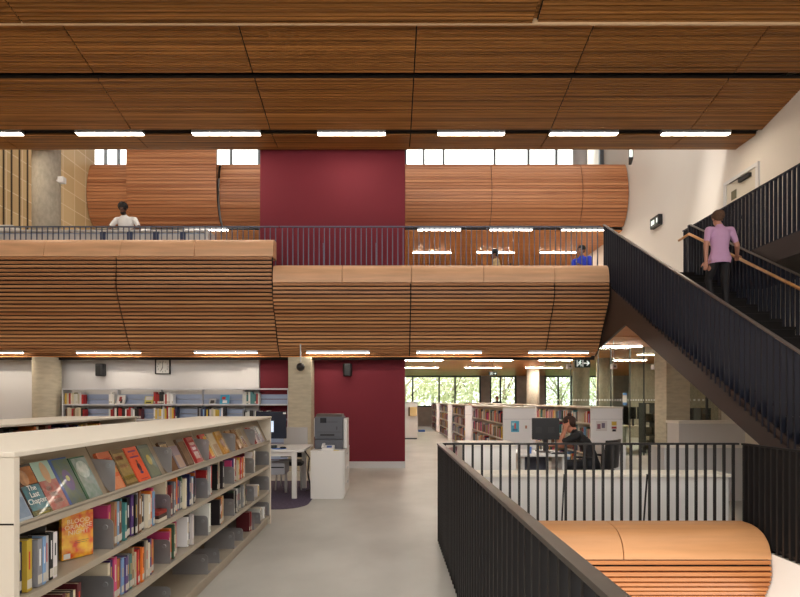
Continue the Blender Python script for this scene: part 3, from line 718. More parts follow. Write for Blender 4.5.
box('panel_joint', M_gap, -2.38, FX+.0063, Y0-.0012, Y0-.0002, 1.055, 1.062, case)
yb = [Y0+.035+BAY*i for i in range(7)]
# slanted display boards in the top bay
lean_x = .135; tz1 = 1.315
for i in range(6):
    b = MB(); a, c = yb[i]+.004, yb[i+1]-.006
    b.hexa([(FX-.035,a,1.045),(FX-.035,c,1.045),(FX-.05,c,1.045),(FX-.05,a,1.045),(FX-.035-lean_x,a,tz1),(FX-.035-lean_x,c,tz1),(FX-.05-lean_x,c,tz1),(FX-.05-lean_x,a,tz1)])
    b.build('display_board', M_back, case)
b = MB(); b.box(FX-.01, FX, Y0+.036, Y1-.036, 1.04, 1.056); b.build('display_lip', M_shelfd, case)
# bookends
OB = ['top','second','third','lowest']
def bookend(Y, z, w=.24, h=.17, top=False, label='', x=FX):
    b = MB(); n = 5
    if top: prof = [(x-.015,z),(x-.0,z+.03),(x-.0,z+.19),(x-.02,z+.21),(x-.17,z+.21)]
    else:
        prof = [(x-w,z+.001),(x-.008,z+.001),(x-.008,z+h-.03)]+[(x-.038+.03*math.cos(a*PI/8), z+h-.03+.03*math.sin(a*PI/8)) for a in range(5)]+[(x-w,z+h)]
    b.prism_y(prof, Y-.002, Y+.002)
    if not top: b.box(x-w, x-.01, Y-.0, Y+.10, z+.0005, z+.0025)
    o = b.build('bookend', M_plate); q = MB(); kx = x-.05 if not top else x-.04; kz = z+h-.045 if not top else z+.17
    q.tube((kx,Y-.008,kz),(kx,Y-.002,kz),.014,n=16); q.build('hole_ring', M_alu, o)
    return tag(o, label, 'bookend', 'steel bookends in the near bookcase')
for r, z in enumerate(SH):
    for i in range(1, 6 if r else 6):
        if r == 0:
            b = MB(); b.prism_y([(FX-.012,z+.001),(FX+.002,z+.02),(FX+.002,z+.17),(FX-.012,z+.185),(FX-.19,z+.195),(FX-.20,z+.19)], yb[i]-.004, yb[i]-.001)
            o = b.build('bookend', M_plate); q = MB(); q.tube((FX-.035,yb[i]-.009,z+.155),(FX-.035,yb[i]-.004,z+.155),.013); q.build('hole_ring', M_alu, o)
            tag(o, 'slanted steel divider, %s from the near end, on display shelf of foreground bookcase' % ORD[i-1], 'bookend', 'steel dividers on the display shelf')
        else:
            bookend(yb[i], z, .25 if r < 3 else .30, .165, label='grey steel bookend, %s from near end, on %s shelf of foreground bookcase' % (ORD[i-1], OB[r]))
bookend(yb[6]-.02, SH[1], .25, label='grey steel bookend against far end panel on second shelf, foreground bookcase')
bookend(yb[6]-.02, SH[2], .25, label='grey steel bookend against far end panel on third shelf, foreground bookcase')
bookend(yb[6]-.02, SH[3], .25, label='grey steel bookend against far end panel on lowest shelf, foreground bookcase')
for i in (3, 4, 5):
    bookend(yb[i]+.30, SH[3], .3, .13, label='lower grey bookend standing mid bay, %s of three on the lowest shelf' % ORD[i-3])
# face-out books on the display shelf: (px of bottom-left, cover, panel colours, title)
LN = Vector((-.45, 0, .893)).normalized()
DY_ = {22:(2.205,.10),46:(2.325,.125),66:(2.45,.125),86:(2.585,.14),104:(2.735,.14),121:(2.985,.135),137:(3.135,.145),151:(3.30,.15),163:(3.465,.15)}
def display(Yc, w, h, cname, base, patch, words, tcol, k, tag_text):
    up = LN; rt = Vector((0,1,0)); out = rt.cross(up)   # cover normal towards +X and up
    if out.x < 0: out = -out
    o0 = Vector((FX-.012, Yc-w/2, SH[0]+.004)); mx = frame_mx(o0, rt, up)   # local z = x cross y
    zdir = rt.cross(up); sgn = 1 if zdir.x > 0 else -1
    th = R.uniform(.016,.03)
    b = MB(); M = mx
    def bx(B, x0,x1,y0,y1,z0,z1):
        B.box(x0,x1,y0,y1,*sorted((z0*sgn,z1*sgn)), m=M)
    bx(b, 0,w,0,h,-.002,0); bx(b, 0,w,0,h,-th,-th+.002); bx(b, 0,.002,0,h,-th+.002,-.002)
    o = b.build('book', mat('gloss_%d_%d_%d' % base, base, .12, coat=.6), origin=tuple(o0))
    q = MB(); bx(q, .002,w-.004,.003,h-.003,-th+.002,-.002); q.build('page_block', M_page, o)
    for (a0,a1,b0,b1,pc,*ex) in patch:
        q = MB()
        if ex and ex[0] == 'o':
            n = 20; cx, cy, rx, ry = w*(a0+a1)/2, h*(b0+b1)/2, w*(a1-a0)/2, h*(b1-b0)/2
            pr = [mx @ Vector((cx+rx*math.cos(2*PI*j/n), cy+ry*math.sin(2*PI*j/n), sgn*(.0012+.0004*ex[1]))) for j in range(n)]
            q.add(pr+[mx @ Vector((cx,cy,sgn*.0002))], [tuple(range(n))])
        else: bx(q, w*a0,w*a1,h*b0,h*b1,.0001,.0008)
        q.build('cover_picture', mat('glossp_%d_%d_%d' % pc, pc, .15, coat=.5, alt=tuple((c*2+d)//3 for c, d in zip(pc, base)), scale=34), o)
    for (s, size, cy, *cc) in words:
        up2 = up; m2 = frame_mx(o0+rt*w/2+up*h*cy+zdir*sgn*.0022, rt if sgn > 0 else rt, up)
        text(s, size, cm(cc[0]) if cc else cm(tcol), m2, o, 'title', .0003)
    return tag(o, tag_text, 'book', 'face-out books on the display shelf')
def Yat(px): return FX*F/(px-VX)
DSP = [   # px at the middle of the bottom edge, width, height, base, patches, words, label
 (22,.15,.22,(170,184,196),[(.05,.95,.1,.5,(120,140,160)),(.2,.7,.55,.9,(214,220,226),'o',0)],[],'face-out grey blue paperback nearest the end panel on the display shelf'),
 (46,.165,.25,(58,46,38),[(0,1,.0,.14,(86,90,44)),(.05,.95,.14,.6,(70,128,140)),(.1,.6,.6,.9,(196,150,112),'o',0),(.15,.85,.05,.08,(210,200,90)),(.4,.95,.62,.95,(176,110,60))],[('The\nLast\nChapter',.036,.42,(238,238,230))],'face-out book with teal and dark cover titled Last Chapter'),
 (66,.15,.25,(168,196,180),[(0,1,0,.62,(164,84,76)),(.35,.75,.55,.98,(206,160,120),'o',0),(.2,.5,.42,.5,(226,210,198)),(.25,.7,.3,.38,(226,210,198)),(.3,.8,.16,.24,(210,180,168))],[],'face-out book, pale green above and brick red below, on the display shelf'),
 (86,.15,.25,(60,90,150),[(.14,1,0,.97,(92,108,84)),(.3,.8,.3,.75,(104,92,130),'o',0),(.45,.65,.5,.62,(220,214,130),'o',1)],[],'face-out book with blue spine edge and green purple cover'),
 (104,.14,.24,(52,96,74),[(.12,1,0,.97,(150,162,156)),(.2,.9,.5,.9,(206,212,206),'o',0)],[],'face-out book with dark green edge and misty grey cover'),
 (121,.14,.24,(208,110,72),[(.05,.95,.45,.62,(196,150,90)),(.1,.9,.05,.35,(220,150,112))],[('LESS',.05,.76,(150,28,30))],'face-out orange book titled LESS right after the first steel divider'),
 (137,.14,.24,(110,92,60),[(.1,.95,.1,.9,(160,136,84)),(.1,.9,.18,.3,(216,190,60)),(.2,.8,.5,.6,(196,150,110)),(.15,.7,.72,.82,(150,80,60))],[],'face-out mottled brown and yellow book beside the coral one'),
 (151,.14,.24,(232,98,66),[(.36,.64,.3,.55,(60,44,60),'o',0),(.42,.58,.52,.64,(120,70,50),'o',1),(.36,.64,.24,.32,(50,60,120),'o',2),(.2,.8,.86,.9,(120,60,110)),(.45,.55,.79,.81,(120,60,110)),(.15,.85,.7,.745,(120,60,110)),(.2,.8,.1,.12,(150,60,80))],[],'face-out coral orange book with small figure on the cover'),
 (163,.14,.24,(104,116,104),[(.1,.9,.08,.9,(122,132,112)),(.3,.7,.4,.7,(196,180,96),'o',0)],[],'face-out grey green book left of the second steel divider'),
 (178,.13,.235,(84,58,42),[(.1,.95,.05,.7,(120,92,70)),(.1,.9,.75,.92,(196,176,140))],[],'face-out dark brown book with tan band right of second divider'),
 (186,.12,.19,(150,140,150),[(.1,.9,.1,.6,(186,160,140))],[],'small face-out mauve grey paperback on the display shelf'),
 (194,.13,.235,(96,74,58),[(.1,.9,.1,.9,(120,98,80))],[],'face-out plain brown hardback left of the red one'),
 (203,.13,.235,(164,40,44),[(.15,.85,.2,.45,(206,180,170)),(.25,.8,.52,.62,(226,200,196)),(.1,.9,.7,.8,(220,190,180))],[],'face-out red book before the third steel divider'),
 (215,.14,.24,(188,44,36),[(.5,1,.1,.9,(216,176,70))],[],'face-out red and yellow book right after the third divider'),
 (222,.14,.23,(214,200,172),[(.1,.9,.1,.55,(176,150,120))],[],'face-out cream book between red-yellow one and the tan one'),
 (229.5,.15,.24,(202,154,78),[(.2,.8,.3,.7,(150,98,50),'o',0)],[],'face-out golden tan book before the fourth divider'),
 (238.5,.13,.23,(168,132,96),[(.1,.9,.4,.8,(110,80,60))],[],'first face-out tan brown book past the fourth divider'),
 (243.5,.13,.23,(150,112,74),[(.1,.9,.1,.5,(190,160,120))],[],'second face-out brown book past the fourth divider'),
 (248,.13,.22,(190,168,136),[(.2,.8,.2,.6,(120,90,70))],[],'pale tan face-out book before the fifth divider'),
 (257.5,.13,.22,(186,70,56),[(.1,.9,.3,.9,(216,206,190))],[],'red and cream face-out book past the fifth divider'),
 (261.5,.13,.22,(210,208,206),[(.2,.9,.2,.6,(150,150,160))],[],'pale grey face-out book near the far end of the display shelf'),
 (265,.12,.22,(196,200,206),[(.1,.9,.5,.9,(230,230,234))],[],'whitish face-out book last before the far end panel'),
]
for i, (px, w, h, base, patch, words, lab) in enumerate(DSP):
    if px in DY_: yc_, w = DY_[px]
    else: yc_ = Yat(px)
    display(yc_, w, h, '', base, patch, words, (240,240,230), i, lab)
# upright books on the lower shelves: (row, bay, start, end, colours or None, height range)
def fill(row, y0, y1, cols, z, hr=(.19,.245), tr=(.018,.036)):
    y = y0; k = 0; bay = max(i for i in range(6) if yb[i] <= y0)
    while y < y1:
        t = R.uniform(*tr); c = cols[k % len(cols)] if cols else R.choice(BC)[0]
        h = R.uniform(*hr)
        book((FX-.02-R.uniform(0,.03), y, z+.0005), 'x', t, R.uniform(.14,.165), h, c,
             '%s book, %s in the %s bay from near end, %s shelf of foreground bookcase' % (c, ORD[cnt.setdefault((row,bay), 0)], ORD[bay], OB[row]), 'upright books in the foreground bookcase')
        cnt[(row,bay)] += 1; k += 1; y += t+.0015
cnt = {}
Bz, Cz, Dz = SH[1]+.004, SH[2]+.004, SH[3]+.004
fill(1, yb[0]+.01, yb[0]+.20, ['cream','navy blue','navy blue','yellow','black','grey','pale blue','red'], Bz, (.19,.225), (.02,.032))
fill(1, yb[0]+.215, yb[0]+.27, ['white','black'], Bz, (.2,.22), (.02,.028))
fill(1, yb[1]+.012, yb[1]+.56, ['pink','tan','pale blue','brown','teal','teal','black','black','purple','black','grey','brown','tan','black','grey','cream','orange','pale blue'], Bz, (.2,.25), (.022,.036))
fill(1, yb[2]+.012, yb[2]+.56, ['cream','maroon','navy blue','grey','white','pale blue','black','orange','purple','grey','dark green','cream'], Bz, (.2,.25))
fill(1, yb[3]+.012, yb[3]+.2, ['red','grey','pale blue','white','teal'], Bz, (.22,.25))
fill(1, yb[3]+.36, yb[3]+.5, ['black','cream','brown','black'], Bz, (.22,.25))
fill(1, yb[4]+.012, yb[4]+.50, ['pink','purple','white','orange','pink','red','cream','maroon','yellow','red'], Bz, (.2,.245))
fill(1, yb[5]+.012, yb[5]+.10, ['white','black','cream'], Bz, (.2,.24))
fill(2, yb[0]+.32, yb[0]+.50, ['maroon','navy blue','tan','black','cream'], Cz, (.19,.23))
fill(2, yb[1]+.012, yb[1]+.56, ['cream','purple','pink','orange','red','pale blue','purple','grey','teal','tan','cream','red','maroon','orange','brown','black','cream'], Cz, (.2,.24), (.02,.032))
fill(2, yb[2]+.012, yb[2]+.2, ['pink','yellow','orange','dark green','teal','cream','tan'], Cz, (.2,.24))
fill(2, yb[2]+.40, yb[2]+.46, ['white','black'], Cz, (.22,.24))
fill(2, yb[3]+.10, yb[3]+.14, ['white'], Cz, (.22,.24))
fill(2, yb[3]+.35, yb[3]+.5, ['black','orange','cream','tan'], Cz, (.2,.24), (.025,.04))
fill(2, yb[4]+.012, yb[4]+.5, ['black','dark green','grey','black','grey','white','grey','cream'], Cz, (.2,.24), (.02,.034))
fill(2, yb[5]+.25, yb[5]+.36, ['white','yellow'], Cz, (.1,.14))
fill(3, yb[0]+.25, yb[0]+.5, ['white','black','cream','tan','maroon'], Dz, (.19,.23))
fill(3, yb[4]+.66, yb[4]+.72, ['maroon','red'], Dz, (.19,.21))
fill(3, yb[5]+.4, yb[5]+.6, ['white','cream','white'], Dz, (.1,.15))
# face-out orange-yellow book on the second shelf
oo = Vector((-1.635, 2.665, Bz+.0005)); rt = Vector((.085,.125,0)).normalized(); mx = frame_mx(oo, rt, (0,0,1)); zd = rt.cross(Vector((0,0,1)))
M_sun = bpy.data.materials.new('sunset_cover'); M_sun.use_nodes = True; nt = M_sun.node_tree; pb = nt.nodes['Principled BSDF']; pb.inputs['Roughness'].default_value = .2
tc = nt.nodes.new('ShaderNodeTexCoord'); nz = nt.nodes.new('ShaderNodeTexNoise'); nz.inputs['Scale'].default_value = 22; rr = nt.nodes.new('ShaderNodeValToRGB')
rr.color_ramp.elements[0].color = rgb(250,200,60); rr.color_ramp.elements[1].color = rgb(214,60,30); rr.color_ramp.elements[0].position = .35; rr.color_ramp.elements[1].position = .68
nt.links.new(tc.outputs['Object'], nz.inputs['Vector']); nt.links.new(nz.outputs[0], rr.inputs[0]); nt.links.new(rr.outputs[0], pb.inputs['Base Color'])
b = MB(); hw, hh, tk = .153, .235, .03
b.box(0,hw,0,hh,-.002,0, m=mx); b.box(0,hw,0,hh,-tk,-tk+.002, m=mx); b.box(0,.002,0,hh,-tk+.002,-.002, m=mx)
o = b.build('book', M_sun, origin=tuple(oo)); tag(o, 'face-out orange and yellow book turned to the camera on the second shelf', 'book')
MB().box(.002,hw-.003,.003,hh-.003,-tk+.002,-.002, m=mx).build('page_block', M_page, o)
MB().box(.008,.04,.004,.03,.0003,.001, m=mx).build('spine_label', M_lab, o)
text('BLOOD\nORANGE\nNIGHT', .033, cm((250,226,190)), frame_mx(oo+rt*hw*.52+Vector((0,0,hh*.68))+zd*.0015, rt, (0,0,1)), o, 'title', .0003)
MB().box(hw*.4,hw*.85,hh*.36,hh*.37,.0003,.001, m=mx).build('subtitle_line', cm((90,50,30)), o); MB().box(hw*.4,hw*.8,hh*.32,hh*.33,.0003,.001, m=mx).build('subtitle_line', cm((90,50,30)), o)
# zebra spotted slanted book
oo = Vector((FX-.06, yb[0]+.285, Bz)); b = MB(); mx = frame_mx(oo, (-.35,.94,0), (.0,-.12,1)); b.box(0,.028,0,.235,-.12,0, m=mx)
o = b.build('book', cm((60,56,52))); tag(o, 'leaning black and cream patterned book left of the orange face-out book', 'book')
for j in range(7): MB().box(.002,.026,.02+j*.03,.034+j*.03,.0002,.001, m=mx).build('spine_pattern', cm((228,220,200)), o)
for k in range(3):                                                       # books lying flat beside second bookend
    o = box('book', cm([(226,216,196),(60,40,36),(150,52,44)][k]), FX-.17, FX-.02, yb[2]-.16, yb[2]-.03, Bz+.001+k*.024, Bz+.023+k*.024)
    tag(o, '%s book lying flat, %s from the bottom, beside second bookend on second shelf' % (['cream','dark brown','red'][k], ORD[k]), 'book', 'flat books in the foreground bookcase')
for (yy, zz, wz) in ((yb[1]+.66, Cz, .0),):
    pass

# ---------------------------------------------------------------- second low bookcase
c2 = case_double(-3.2, -4.1, 2.3, 6.75, [1.09,.76,.43,.11], 'low cream bookcase behind the foreground one, at far left', 5)
y = 4.3; k = 0
while y < 6.0:
    t = R.uniform(.022,.045); c = R.choice(BC)[0]
    if R.random() < .9:
        book((-3.22-R.uniform(0,.02), y, 1.0945), 'x', t, .15, R.uniform(.15,.215), c, '%s book, %s from left along top shelf of second low bookcase' % (c, ORD[k]), 'books in the second low bookcase', False); k += 1
        if k > 66: break
    y += t+.002
# ---------------------------------------------------------------- wall shelving at the back
SYF, SYB = 11.75, 12.08; sx0, sx1 = X(62,SYF), X(288,SYF); stop = Z(388.3, SYF)
M_ws = mat('pale_shelving', (214,214,218), .45); M_wsb = mat('shelf_back_blue', (168,180,206), .5)
t = thing('wall_shelving', ((sx0+sx1)/2, SYB, 0), 'tall pale grey wall shelving unit against the back wall below the clock', 'shelving')
box('top_board', M_ws, sx0, sx1, SYF, SYB, stop-.03, stop, t)
div = [sx0, X(113,SYF), X(156.5,SYF), X(199,SYF), X(242,SYF), sx1]
for k, d in enumerate(div):
    if k in (0, 5): box('upright', M_ws, d-.015 if k else d, (d+.015) if k == 0 else d, SYF, SYB, 0, stop-.03, t)
    else: box('upright', M_ws, d-.006, d+.006, SYF+.2, SYB, 0, stop-.03, t)
WS = [Z(404,SYF)-.0, Z(419,SYF)-.0, Z(434,SYF), Z(449,SYF), .1]
for z in WS: box('shelf', M_ws, sx0+.016, sx1-.002, SYF, SYB-.004, z-.03, z, t)
for a, c in zip(div[:-1], div[1:]):
    for j, z in enumerate(WS):
        if a == div[4] and j in (1,2): continue
        b = MB(); zt_ = z+.30 if j else stop-.09; b.box(a+.02, c-.02, SYB-.05, SYB-.035, z+.0, z+.10); b.box(a+.02, c-.02, SYB-.05, SYB-.035, z+.115, z+.215)
        b.build('back_rail', M_wsb, t)
def wfill(p0, p1, z, row, cols=None, hr=(.2,.27)):
    x = X(p0, SYF)
    while x < X(p1, SYF):
        tt_ = R.uniform(.028,.05); c = R.choice(cols) if cols else R.choice(BC)[0]
        book((x, SYF+.03, z+.001), 'y', tt_, .16, R.uniform(*hr), c, '%s book, %s from left on the %s shelf of wall shelving' % (c, ORD[wc[row]], ['top','second','third'][row]), 'books on the wall shelving', False)
        wc[row] += 1; x += tt_+.002
wc = {0:0, 1:0, 2:0}
wfill(64, 82, WS[0], 0, ['yellow','white','cream','red','navy blue','white']); wfill(108, 113, WS[0], 0, ['white']); wfill(153, 172, WS[0], 0, ['red','white','black','cream','white'])
wfill(242, 258, WS[0], 0, ['teal','white','cream','red','white','red'])
wfill(65, 83, WS[1], 1, ['red','black','cream','brown','red']); wfill(108, 139, WS[1], 1, ['red','black','white','grey','maroon']); wfill(153, 176, WS[1], 1, ['red','white','cream','yellow','white','navy blue'], (.2,.29))
wfill(197, 224, WS[1], 1, ['white','navy blue','cream','pale blue','black','grey','yellow']); wfill(242, 268, WS[1], 1, ['white','black','pink','grey','purple','red'], (.14,.2))
def wface(px, w, h, z, base, patches, label):
    x = X(px, SYF); o = MB().hexa([(x,SYF+.05,z+.002),(x+w,SYF+.05,z+.002),(x+w,SYF+.075,z+.002),(x,SYF+.075,z+.002),(x,SYF+.11,z+h),(x+w,SYF+.11,z+h),(x+w,SYF+.135,z+h),(x,SYF+.135,z+h)]).build('book', cm(base,.3)); tag(o, label, 'book')
    for a0,a1,b0,b1,pc in patches:
        f = lambda v: SYF+.05+.06*v-.001
        MB().hexa([(x+w*a0,f(b0)-.002,z+h*b0),(x+w*a1,f(b0)-.002,z+h*b0),(x+w*a1,f(b0),z+h*b0),(x+w*a0,f(b0),z+h*b0),(x+w*a0,f(b1)-.002,z+h*b1),(x+w*a1,f(b1)-.002,z+h*b1),(x+w*a1,f(b1),z+h*b1),(x+w*a0,f(b1),z+h*b1)]).build('cover_picture', cm(pc,.4), o)
wface(115, .18, .2, WS[0], (234,230,226), [(.3,.6,.3,.8,(170,60,60)),(.45,.7,.1,.5,(60,60,60))], 'white face-out book with red and black figure on the wall shelving')
wface(143, .19, .17, WS[0], (206,200,110), [(.1,.9,.5,.95,(220,220,220)),(.2,.8,.1,.3,(70,70,50))], 'yellow and grey face-out book on the top shelf of the wall shelving')
wface(208, .14, .12, WS[0], (200,200,200), [(.2,.8,.1,.7,(60,60,60))], 'small black and white face-out book on wall shelving')
wface(219, .2, .2, WS[0], (70,170,210), [(.3,.8,.1,.4,(230,230,230)),(.2,.6,.5,.8,(200,60,50))], 'bright blue face-out picture book on the wall shelving')
# clock, speakers
ck = thing('wall_clock', (X(163,12.18), 12.18, Z(367,12.18)), 'square black framed wall clock above the wall shelving', 'clock')
cx, cz_ = X(163,12.18), Z(366.7,12.18); cr = .172
b = MB(); 
for a in ((-cr,cr,cr-.022,cr),(-cr,cr,-cr,-cr+.022),(-cr,-cr+.022,-cr,cr),(cr-.022,cr,-cr,cr)): b.box(cx+a[0],cx+a[1],12.15,12.199,cz_+a[2],cz_+a[3])
b.build('clock_frame', M_blk, ck); box('clock_face', M_lab, cx-cr+.02, cx+cr-.02, 12.17, 12.19, cz_-cr+.02, cz_+cr-.02, ck)
for i in range(12):
    a = PI*i/6; text(str(i or 12), .045, M_ink, frame_mx((cx+.118*math.sin(a), 12.167, cz_+.118*math.cos(a)), (1,0,0), (0,0,1)), ck, 'numeral')
MB().bar((cx,12.163,cz_),(cx-.03,12.163,cz_-.085),.012,.003,up=(0,1,0)).build('hour_hand', M_ink, ck)
MB().bar((cx,12.16,cz_),(cx+.0,12.16,cz_+.10),.008,.003,up=(0,1,0)).build('minute_hand', M_ink, ck)
def speaker(px, py, Y, label, hang=False):
    x, z = X(px,Y), Z(py,Y); t = thing('speaker', (x,Y,z), label, 'speaker', 'black wall speakers')
    MB().prism_z([(x-.1,Y+.05),(x-.1,Y-.06),(x-.06,Y-.12),(x+.06,Y-.12),(x+.1,Y-.06),(x+.1,Y+.05)], z-.14, z+.14).build('cabinet', M_blk, t, bevel=.02)
    box('grille', cm((14,14,15)), x-.055, x+.055, Y-.124, Y-.121, z-.11, z+.11, t)
    box('bracket', M_blk, x-.02, x+.02, Y+.05, Y+.12 if not hang else Y+.06, z-.03, z+.03, t)
    if hang: MB().tube((x,Y,z+.14),(x,Y,2.6),.012).build('hanger', M_blk, t)
speaker(101, 370, 12.07, 'black speaker on white wall left of the clock')
speaker(347.5, 370, 12.03, 'black speaker on the lower burgundy wall')
t = thing('dome_speaker', (X(300.5,11.5),11.5,Z(367,11.5)), 'round black dome speaker mounted on square column between burgundy walls', 'speaker')
MB().ell((X(300.5,11.45),11.45,Z(367,11.45)),(.09,.09,.09)).build('dome', M_blk, t, smooth=True)
MB().tube((X(300.5,11.45),11.45,Z(362,11.45)),(X(300.5,11.45),11.45,2.75),.015).build('stem', M_alu, t)
t = thing('wall_sensor', (X(62,12.2), 12.2, Z(181,12.2)), 'small white device beside the upper left round column', 'sensor')
box('body', M_white, X(60,12.1), X(66,12.1), 12.0, 12.12, Z(184,12.1), Z(178,12.1), t, bevel=.01)
MB().bar((X(57,12.1),12.08,Z(181,12.1)),(X(61,12.1),12.08,Z(181,12.1)),.03,.03).build('bracket', M_white, t)

# ---------------------------------------------------------------- desk, printer, cabinet
Yc = 8.35
cab = thing('filing_cabinet', (X(329,Yc), Yc+.4, 0), 'white low filing cabinet carrying the grey printer', 'cabinet')
cx0, cx1 = X(310.5,Yc), X(344.6,Yc); ch = .755
box('body', M_offw, cx0, cx1-.022, Yc, Yc+1.0, 0, ch-.02, cab, bevel=.003); box('top_board', M_offw, cx0-.005, cx1+.003, Yc-.005, Yc+1.005, ch-.02, ch, cab, bevel=.003)
for j in range(3):
    d = box('drawer', M_offw, cx1-.021, cx1, Yc+.02, Yc+.98, .03+j*.235, .03+j*.235+.228, cab, bevel=.003)
    box('handle', M_alu, cx1, cx1+.012, Yc+.4, Yc+.6, .19+j*.235, .205+j*.235, d)
pr = thing('printer', (X(331,8.6), 8.75, ch), 'large dark grey office printer standing on white filing cabinet', 'printer')
Yp = 8.62; q0, q1 = X(314.6,Yp), X(343,Yp); pt = Z(414.2,Yp)
b = MB(); b.box(q0, q1, Yp, Yp+.5, ch+.16, pt-.04); b.build('body', M_grey, pr, bevel=.015)
b = MB(); b.box(q0+.0, q1, Yp+.0, Yp+.5, ch+.002, ch+.155); b.build('paper_tray', M_grey, pr, bevel=.008)
box('side_panel', M_offw, q1+.001, q1+.06, Yp+.06, Yp+.48, ch+.01, pt-.07, pr, bevel=.012)
box('side_panel', M_offw, q0-.018, q0-.001, Yp+.06, Yp+.48, ch+.2, pt-.07, pr, bevel=.005)
b = MB(); b.prism_x([(Yp+.02,pt-.04),(Yp+.08,pt),(Yp+.42,pt+.0),(Yp+.48,pt-.04)], q0+.02, q1-.02); b.build('lid', cm((70,62,58)), pr)
box('output_slot', M_blk, q0+.09, q0+.32, Yp-.004, Yp+.001, ch+.215, ch+.245, pr)
b = MB(); 
for a in ((q0+.04,q1-.04,ch+.195,ch+.2),(q0+.04,q1-.04,ch+.275,ch+.28),(q0+.16,q1-.09,pt-.13,pt-.122)): b.box(a[0],a[1],Yp-.003,Yp,a[2],a[3])
b.build('panel_seams', cm((50,50,56)), pr)
box('display', cm((40,42,48), .2), q0+.09, q0+.19, Yp-.005, Yp, pt-.14, pt-.06, pr); box('badge', cm((60,60,66)), q1-.11, q1-.09, Yp-.004, Yp, pt-.25, pt-.2, pr)
ph = thing('desk_phone', (X(328,8.42), 8.45, ch), 'white desk phone in front of the grey printer', 'phone')
x = X(328,8.45)
MB().hexa([(x-.1,8.37,ch+.001),(x+.1,8.37,ch+.001),(x+.1,8.55,ch+.001),(x-.1,8.55,ch+.001),(x-.09,8.38,ch+.03),(x+.1,8.38,ch+.03),(x+.1,8.55,ch+.075),(x-.09,8.55,ch+.075)]).build('base', M_offw, ph, bevel=.008)
MB().bar((x-.075,8.38,ch+.05),(x-.075,8.54,ch+.095),.05,.035).build('handset', M_white, ph, bevel=.015)
MB().hexa([(x-.02,8.42,ch+.043),(x+.06,8.42,ch+.043),(x+.06,8.5,ch+.066),(x-.02,8.5,ch+.066),(x-.02,8.42,ch+.045),(x+.06,8.42,ch+.045),(x+.06,8.5,ch+.068),(x-.02,8.5,ch+.068)]).build('screen', cm((60,90,160)), ph)
o = box('sticky_note', cm((232,214,90)), X(334,8.4), X(339,8.4), 8.36, 8.42, ch+.0005, ch+.002); tag(o, 'yellow sticky note on the cabinet beside the phone', 'note')
# carpet
b = MB(); prof = [(-3.0,7.55),(-1.62,7.55)]+[(-1.62+.42*math.sin(a*PI/16), 7.97-.42*math.cos(a*PI/16)) for a in range(1,9)]+[(-1.2,10.2),(-3.0,10.2)]
o = b.prism_z(prof, .0005, .006).build('carpet', M_carp, origin=(-2,9,0)); tag(o, 'dark purple carpet inlay with rounded corner under the white desk', 'carpet')
o = MB().prism_z([(1.55,13.0),(2.3,12.0),(2.3,17.8),(1.75,17.0)], .0005, .006).build('carpet', M_carp2, origin=(1.9,15,0)); tag(o, 'rose coloured carpet patch in the aisle beside the open bookcases', 'carpet')
dk = thing('desk', (-1.9, 8.7, 0), 'white computer desk behind the far end of the foreground bookcase', 'desk')
Yd = 8.35; dt = .765; dx0, dx1 = X(240,Yd), X(303,Yd)
box('desktop', M_offw, dx0, dx1, Yd, Yd+1.1, dt-.035, dt, dk, bevel=.004)
for (lx, ly) in ((dx1-.14,Yd+.03),(dx1-.14,Yd+1.0),(dx0+.05,Yd+.03),(dx0+.05,Yd+1.0)): MB().bar((lx,ly,dt-.036),(lx,ly,0),.075,.05,up=(0,1,0)).build('leg', M_offw, dk)
box('frame_rail', M_offw, dx0+.05, dx1-.14, Yd+.03, Yd+.06, dt-.1, dt-.037, dk)
o = box('privacy_screen', cm((188,184,182)), X(282,9.3), X(306,9.3), 9.46, 9.49, Z(445,9.4), Z(427.5,9.4), dk); 
box('privacy_screen_base', M_offw, X(268,9.3), X(306,9.3), 9.455, 9.495, dt, Z(445,9.4), dk)
mn = thing('monitor', (X(265,8.9), 8.9, dt), 'black computer monitor with lit screen on the left desk, seen beyond the bookcase', 'monitor')
MB().box(X(256,8.9), X(286.5,8.9), 8.88, 8.93, Z(438.5,8.9), Z(411.5,8.9)).build('screen_housing', cm((30,36,52),.25), mn, bevel=.006)
box('lit_window', M_screen, X(262,8.87), X(273.5,8.87), 8.873, 8.879, Z(432,8.87), Z(421,8.87), mn); box('tag', M_lab, X(283,8.87), X(286,8.87), 8.873, 8.879, Z(414,8.87), Z(412.5,8.87), mn)
MB().bar((X(267,8.95),8.95,dt+.01),(X(267,8.95),8.95,Z(430,8.95)),.06,.03,up=(0,1,0)).build('stand', M_blk, mn); MB().box(X(261,8.9),X(274,8.9),8.82,9.05,dt,dt+.014).build('stand_base', M_blk, mn)
o = MB().ell((X(283,8.6),8.6,dt+.018),(.055,.04,.018)).build('computer_mouse', M_blk, smooth=True); tag(o, 'black computer mouse on the left white desk', 'mouse')
o = MB().tube((X(279,8.6),8.6,dt+.0005),(X(279,8.6),8.6,dt+.003),.12,n=24).build('mouse_mat', cm((58,110,190))); tag(o, 'round blue mouse mat on the left white desk', 'mat')
o = MB().box(X(268,8.7),X(277,8.7),8.66,8.72,dt+.001,dt+.05).build('stapler', cm((40,44,44)), bevel=.01); tag(o, 'small dark stapler on left desk near the monitor', 'stapler')
